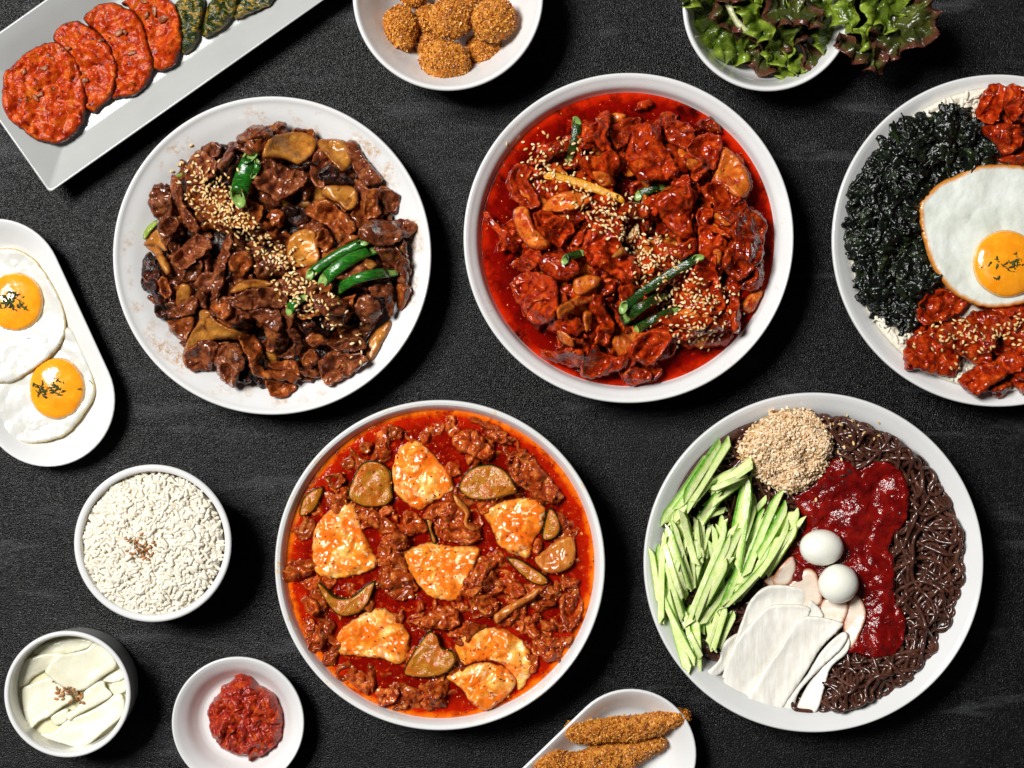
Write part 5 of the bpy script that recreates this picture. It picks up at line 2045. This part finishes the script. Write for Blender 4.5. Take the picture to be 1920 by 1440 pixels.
# ------------------------------------------------------------------ kimchi and chive pancakes
ZT = Zoom(0, 0, 3.0968)
PC = dict(t=.0060, puff=.0018, puff_r=.008, fold=.0024, fold_wl=.015, rough=.0011, rough_wl=.004, lat=.0010, drape=.35, en=(2.0, 9), blur=8, sp=3, curl=.001, rigid_up=.5)
for k, txt, lb in (
        ('chive', "1350,100 1370,0 1440,-60 1600,-60 1575,0 1540,30 1460,60 1380,90", 'green chive pancake at the top edge, farthest along the tray'),
        ('chive', "1165,170 1200,0 1260,-60 1375,-40 1362,60 1300,140 1230,190 1180,205", 'green chive pancake in the middle of the three'),
        ('chive', "1000,20 1080,-40 1175,-20 1162,100 1150,200 1110,270 1050,300 1020,200", 'green chive pancake touching the red pancakes'),
        ('pancake', "690,0 760,-30 900,-40 1000,10 1040,90 1057,220 1035,310 990,380 890,400 850,330 830,180 780,90 730,30", 'red kimchi pancake next to the green pancakes'),
        ('pancake', "470,90 520,40 580,5 660,5 730,40 800,90 840,180 870,290 885,380 850,470 770,545 690,560 630,560 640,480 640,390 600,270 560,190 500,140", 'red kimchi pancake third from the tray corner'),
        ('pancake', "295,220 300,180 340,140 400,115 460,120 520,150 590,210 640,280 680,400 670,470 640,560 580,610 530,645 450,600 440,500 420,390 360,290 310,240", 'red kimchi pancake second from the tray corner'),
        ('pancake', "15,430 60,380 130,310 190,270 260,240 330,240 390,290 440,340 465,420 490,520 495,620 470,710 420,780 330,830 250,820 180,795 110,740 50,700 20,640 8,560", 'round red kimchi pancake nearest the tray corner, wholly in view')):
    o = sheet('kimchi_pancake' if k == 'pancake' else 'chive_pancake', ZT.poly(txt), M[k], zlook=.022, **PC)
    tag(o, lb, 'pancake', 'pancakes overlapping on the tray')
    c = ZT.poly(txt).mean(0)
    if k == 'pancake':
        for q in range(4):
            P = blob_poly(c[0] + random.uniform(-38, 38), c[1] + random.uniform(-50, 50), random.uniform(8, 17), 4000 + q + int(c[0]), aspect=1.6)
            X, Y = W1(*P.mean(0), .022)
            if not inside(to_world(ZT.poly(txt), .022), X, Y):
                continue
            b = sheet('kimchi_piece', P, M['kimchi_bit'], zlook=.022, t=.0012, puff=.0006, drape=.9, sp=2.2, lift=-.0005, parent=o)

# ------------------------------------------------------------------ crumbed chicken and croquettes
ZK = Zoom(950, 1280, 5.189)
for txt, lb in (("250,830 330,740 500,680 580,720 700,710 850,650 1000,620 1150,620 1280,610 1400,580 1520,570 1590,630 1560,690 1450,760 1350,820 1200,900 700,1000 300,950", 'crumbed chicken strip cut by the bottom edge'),
                ("570,450 640,400 780,400 950,370 1150,355 1400,325 1560,300 1700,280 1800,320 1815,380 1760,440 1650,470 1560,520 1400,580 1200,620 1000,610 830,635 700,620 600,580 568,520", 'crumbed chicken strip overhanging the dish rim on the right')):
    o = sheet('chicken_strip', ZK.poly(txt), M['crumb'], zlook=.032, t=.006, puff=.0085, puff_r=.010, fold=.0016, fold_wl=.012, rough=.0008, rough_wl=.0025, drape=.1, en=(1.5, 6), blur=6, sp=1.9, rigid_up=.3)
    tag(o, lb, 'chicken strip', 'crumbed chicken strips on the oval dish')
    me = o.data
    co = np.empty(len(me.vertices) * 3, np.float32)
    me.vertices.foreach_get('co', co)
    crumbs(co.reshape(-1, 3) + np.array(o.location), 3600, .0012, M['crumb_bits'], o)
ZN = Zoom(640, 0, 4.8)
for (x, y, z, rx, ry, rz, an, lb) in (
        (640, -40, .026, 130, 110, 110, .3, 'dark crumbed croquette cut by the top edge, on the left'),
        (1000, -150, .024, 200, 190, 150, .1, 'crumbed croquette mostly beyond the top edge, in the middle'),
        (760, 180, .022, 120, 150, 120, .2, 'shadowed crumbed croquette deep in the bowl, on the left'),
        (1150, 20, .022, 130, 160, 120, .2, 'shadowed crumbed croquette deep in the bowl behind the two upper ones'),
        (800, 420, .022, 150, 130, 110, .7, 'crumbed croquette tucked behind the frontmost one'),
        (1290, 430, .026, 185, 160, 140, -.3, 'crumbed croquette low on the right under the largest'),
        (535, 250, .030, 165, 215, 150, -.15, 'darkest crumbed croquette, leftmost in the bowl'),
        (985, 170, .042, 205, 190, 160, .2, 'crumbed croquette in the centre of the bowl'),
        (1375, 180, .044, 220, 205, 160, -.5, 'largest golden crumbed croquette, rightmost in the bowl'),
        (935, 550, .036, 245, 200, 160, .1, 'golden crumbed croquette, lowest in the photo')):
    X, Y = W1(*ZN.pt(x, y), z)
    k = S / 4.8 * .97
    root = None
    o, VW = rock('croquette', M['crumb'], (X, Y, z), (rx * k * .93, ry * k * .93, rz * k * .93), (0, 0, -an), x * .01, rough=.07, wl=.45, sub=30)
    tag(o, lb, 'croquette', 'croquettes in the bowl')
    crumbs(VW, 2600, .0013, M['crumb_bits'], o)

# ------------------------------------------------------------------ lettuce
ZL = Zoom(1260, 0, 3.84)
LF = dict(t=.0007, puff=.0, rough=.0006, rough_wl=.006, fold=.0050, fold_wl=.022, lat=.002, ruffle=.0060, ruf_wl=.015, drape=.25, en=(1.8, 11), blur=10, sp=2.6, tilt=.5, rigid_up=.2)
X7, Y7 = W1(1440, 11, .045)
ix, iy = hidx(*np.meshgrid(np.arange(X7 - .052, X7 + .052, CELL), np.arange(Y7 - .052, Y7 + .052, CELL)))
for q in range(13):
    an_, rr_ = q * 2.4, 62 * math.sqrt((q + .5) / 13)
    P = blob_poly(1438 + 1.45 * rr_ * math.cos(an_), 14 + 1.1 * rr_ * math.sin(an_), random.uniform(70, 100), 6000 + q, aspect=1.5, lob=.35)
    zz = .012 + .0022 * q
    o = sheet('lettuce_leaf', P, M['lettuce_red' if q % 3 == 0 else 'lettuce_green'], z=zz, zlook=zz, **LF)
    c_ = P.mean(0)
    ring, hh = clock(c_[0], c_[1], 1440, 11, 160)
    tag(o, f'shaded {"bronze" if q % 3 == 0 else "green"} lettuce leaf deep in the bowl, {ring}, at {hh} o\'clock', 'lettuce leaf', 'lettuce leaves in the bowl')
for k, txt, lb, z in (
        ('lettuce_green', "100,60 300,-60 420,100 460,300 400,450 280,400 180,260 120,160", 'dark green lettuce leaf against the left wall of the bowl', .024),
        ('lettuce_red', "480,400 560,330 700,380 760,480 700,540 610,540 520,470", 'dark bronze lettuce leaf low in the bowl', .016),
        ('lettuce_green', "380,300 500,260 620,330 560,430 440,460 380,400", 'shaded green lettuce leaf low on the left', .020),
        ('lettuce_red', "1400,-60 1700,-80 1880,100 1880,230 1840,320 1700,390 1600,430 1520,410 1440,300 1400,150", 'large dark red lettuce leaf hanging out on the far right', .046),
        ('lettuce_green', "1000,200 1150,180 1250,280 1180,400 1060,420 1000,330", 'bright green lettuce leaf in the right middle of the bowl', .032),
        ('lettuce_red', "930,300 1040,340 1120,420 1140,480 1060,520 980,500 920,450", 'small bronze-edged lettuce leaf near the lower right rim', .036),
        ('lettuce_green', "740,500 800,470 870,560 865,590 770,585", 'small bright green lettuce tip at the bottom of the bowl', .030),
        ('lettuce_green', "800,380 900,360 960,420 985,500 950,560 880,570 850,500 800,440", 'curly green lettuce leaf above the bottom rim', .036),
        ('lettuce_red', "740,260 850,230 950,200 940,320 850,370 760,360", 'bronze lettuce leaf folded in the middle', .038),
        ('lettuce_green', "430,-60 600,-40 640,100 720,250 700,320 600,350 520,230 460,120", 'pale-ribbed green lettuce leaf standing at the left', .042),
        ('lettuce_red', "1140,300 1250,270 1380,300 1500,360 1550,440 1520,520 1400,525 1360,460 1240,420", 'red lettuce leaf draped over the lower right rim', .050),
        ('lettuce_green', "1130,150 1170,20 1250,-40 1330,60 1320,180 1350,270 1260,260 1200,180", 'cupped green lettuce leaf right of the middle', .050),
        ('lettuce_green', "1300,-60 1500,-90 1720,-60 1690,60 1680,150 1560,230 1480,200 1430,260 1420,340 1360,360 1340,240 1380,120", 'brightest frilled green lettuce leaf at the upper right', .056),
        ('lettuce_red', "1660,-60 1800,-80 1850,0 1800,50 1700,40", 'small bronze lettuce tip at the top edge', .056),
        ('lettuce_red', "660,-40 850,-80 1000,20 1080,110 1080,200 1000,250 900,190 780,230 700,200 660,80", 'large glossy dark red lettuce leaf in the top middle', .054),
        ('lettuce_green', "50,-30 140,-60 230,-30 220,40 150,80 80,70 50,20", 'bronze-green lettuce frill over the left rim', .054)):
    P = ZL.poly(txt)
    o = sheet('lettuce_leaf', P, M[k], z=z - .004, zlook=z, **LF)
    tag(o, lb, 'lettuce leaf', 'lettuce leaves in the bowl')
P = ZL.poly("380,20 420,0 470,110 540,190 620,250 600,270 520,240 450,170")
o = sheet('lettuce_rib', P, M['lettuce_rib'], z=.046, zlook=.048, t=.002, puff=.002, puff_r=.004, rough=.0006)
tag(o, 'pale lettuce rib running down the left leaf', 'lettuce rib')

# ------------------------------------------------------------------ sesame on the big dishes
sprinkle(Z5, [(540, 1120, 70, 40, 10, 44), (720, 1110, 60, 35, -20, 30), (570, 1060, 30, 15, 0, 6), (780, 1100, 50, 40, 0, 20), (530, 1235, 10, 12, 0, 4), (365, 1150, 4, 4, 0, 1)],
         'pale sesame seed on the pork beside the fried egg', .05)
sprinkle(Z4, [(880, 165, 70, 25, 10, 16), (735, 460, 4, 4, 0, 1), (800, 230, 20, 30, 0, 8)], 'stray sesame seed on the dark noodles by the sesame mound', .045)
sprinkle(Z1, [(455, 470, 75, 42, 48, 150), (570, 580, 45, 30, 45, 75), (400, 390, 40, 25, 60, 16)], 'sesame seed on the brown beef, upper left trail', .05, cap=300,
         stuff_label='trail of pale sesame seeds on the beef, upper left')
sprinkle(Z1, [(730, 735, 62, 34, 50, 75), (830, 870, 48, 40, 50, 55), (870, 950, 45, 30, 40, 26), (1010, 1050, 70, 50, 45, 22), (650, 660, 40, 25, 20, 18)],
         'sesame seed on the brown beef, lower right trail', .05, cap=0, stuff_label='trail of pale sesame seeds running down the beef')
sprinkle(Z2, [(350, 400, 50, 45, 60, 45), (480, 400, 35, 50, 0, 24), (330, 300, 60, 50, 0, 7), (540, 500, 70, 20, 20, 22), (620, 620, 70, 38, 30, 90), (740, 710, 70, 40, 45, 100), (820, 820, 45, 40, 60, 60),
              (930, 930, 60, 45, 40, 80), (1000, 1050, 60, 50, 0, 60), (1050, 960, 50, 40, 0, 40), (1030, 1130, 30, 15, 0, 14)], 'pale sesame seed on the red pork', .052, cap=0,
         stuff_label='pale sesame seeds strewn over the red pork')
# labels that came out alike within a group: tell the pieces apart by size where there are only a few
same = {}
for o in bpy.data.objects:
    if o.get('label') and o.get('group') and o.type == 'MESH':
        same.setdefault((o['label'], o['group']), []).append(o)
for (lb, gp), ob in same.items():
    first = lb.split(' ')[0]
    if 1 < len(ob) < 4 and first in ('large', 'medium', 'small'):
        ob.sort(key=lambda q: q.dimensions.x * q.dimensions.y)
        wd = ('smaller', 'larger') if len(ob) == 2 else ('smallest', 'mid-sized', 'largest')
        for q, w_ in zip(ob, wd):
            q['label'] = lb.replace(first, f'{w_} {first}' if len(lb.split()) < 15 else w_, 1)
print('TRIS', sum(len(o.data.polygons) for o in bpy.data.objects if o.type == 'MESH'))
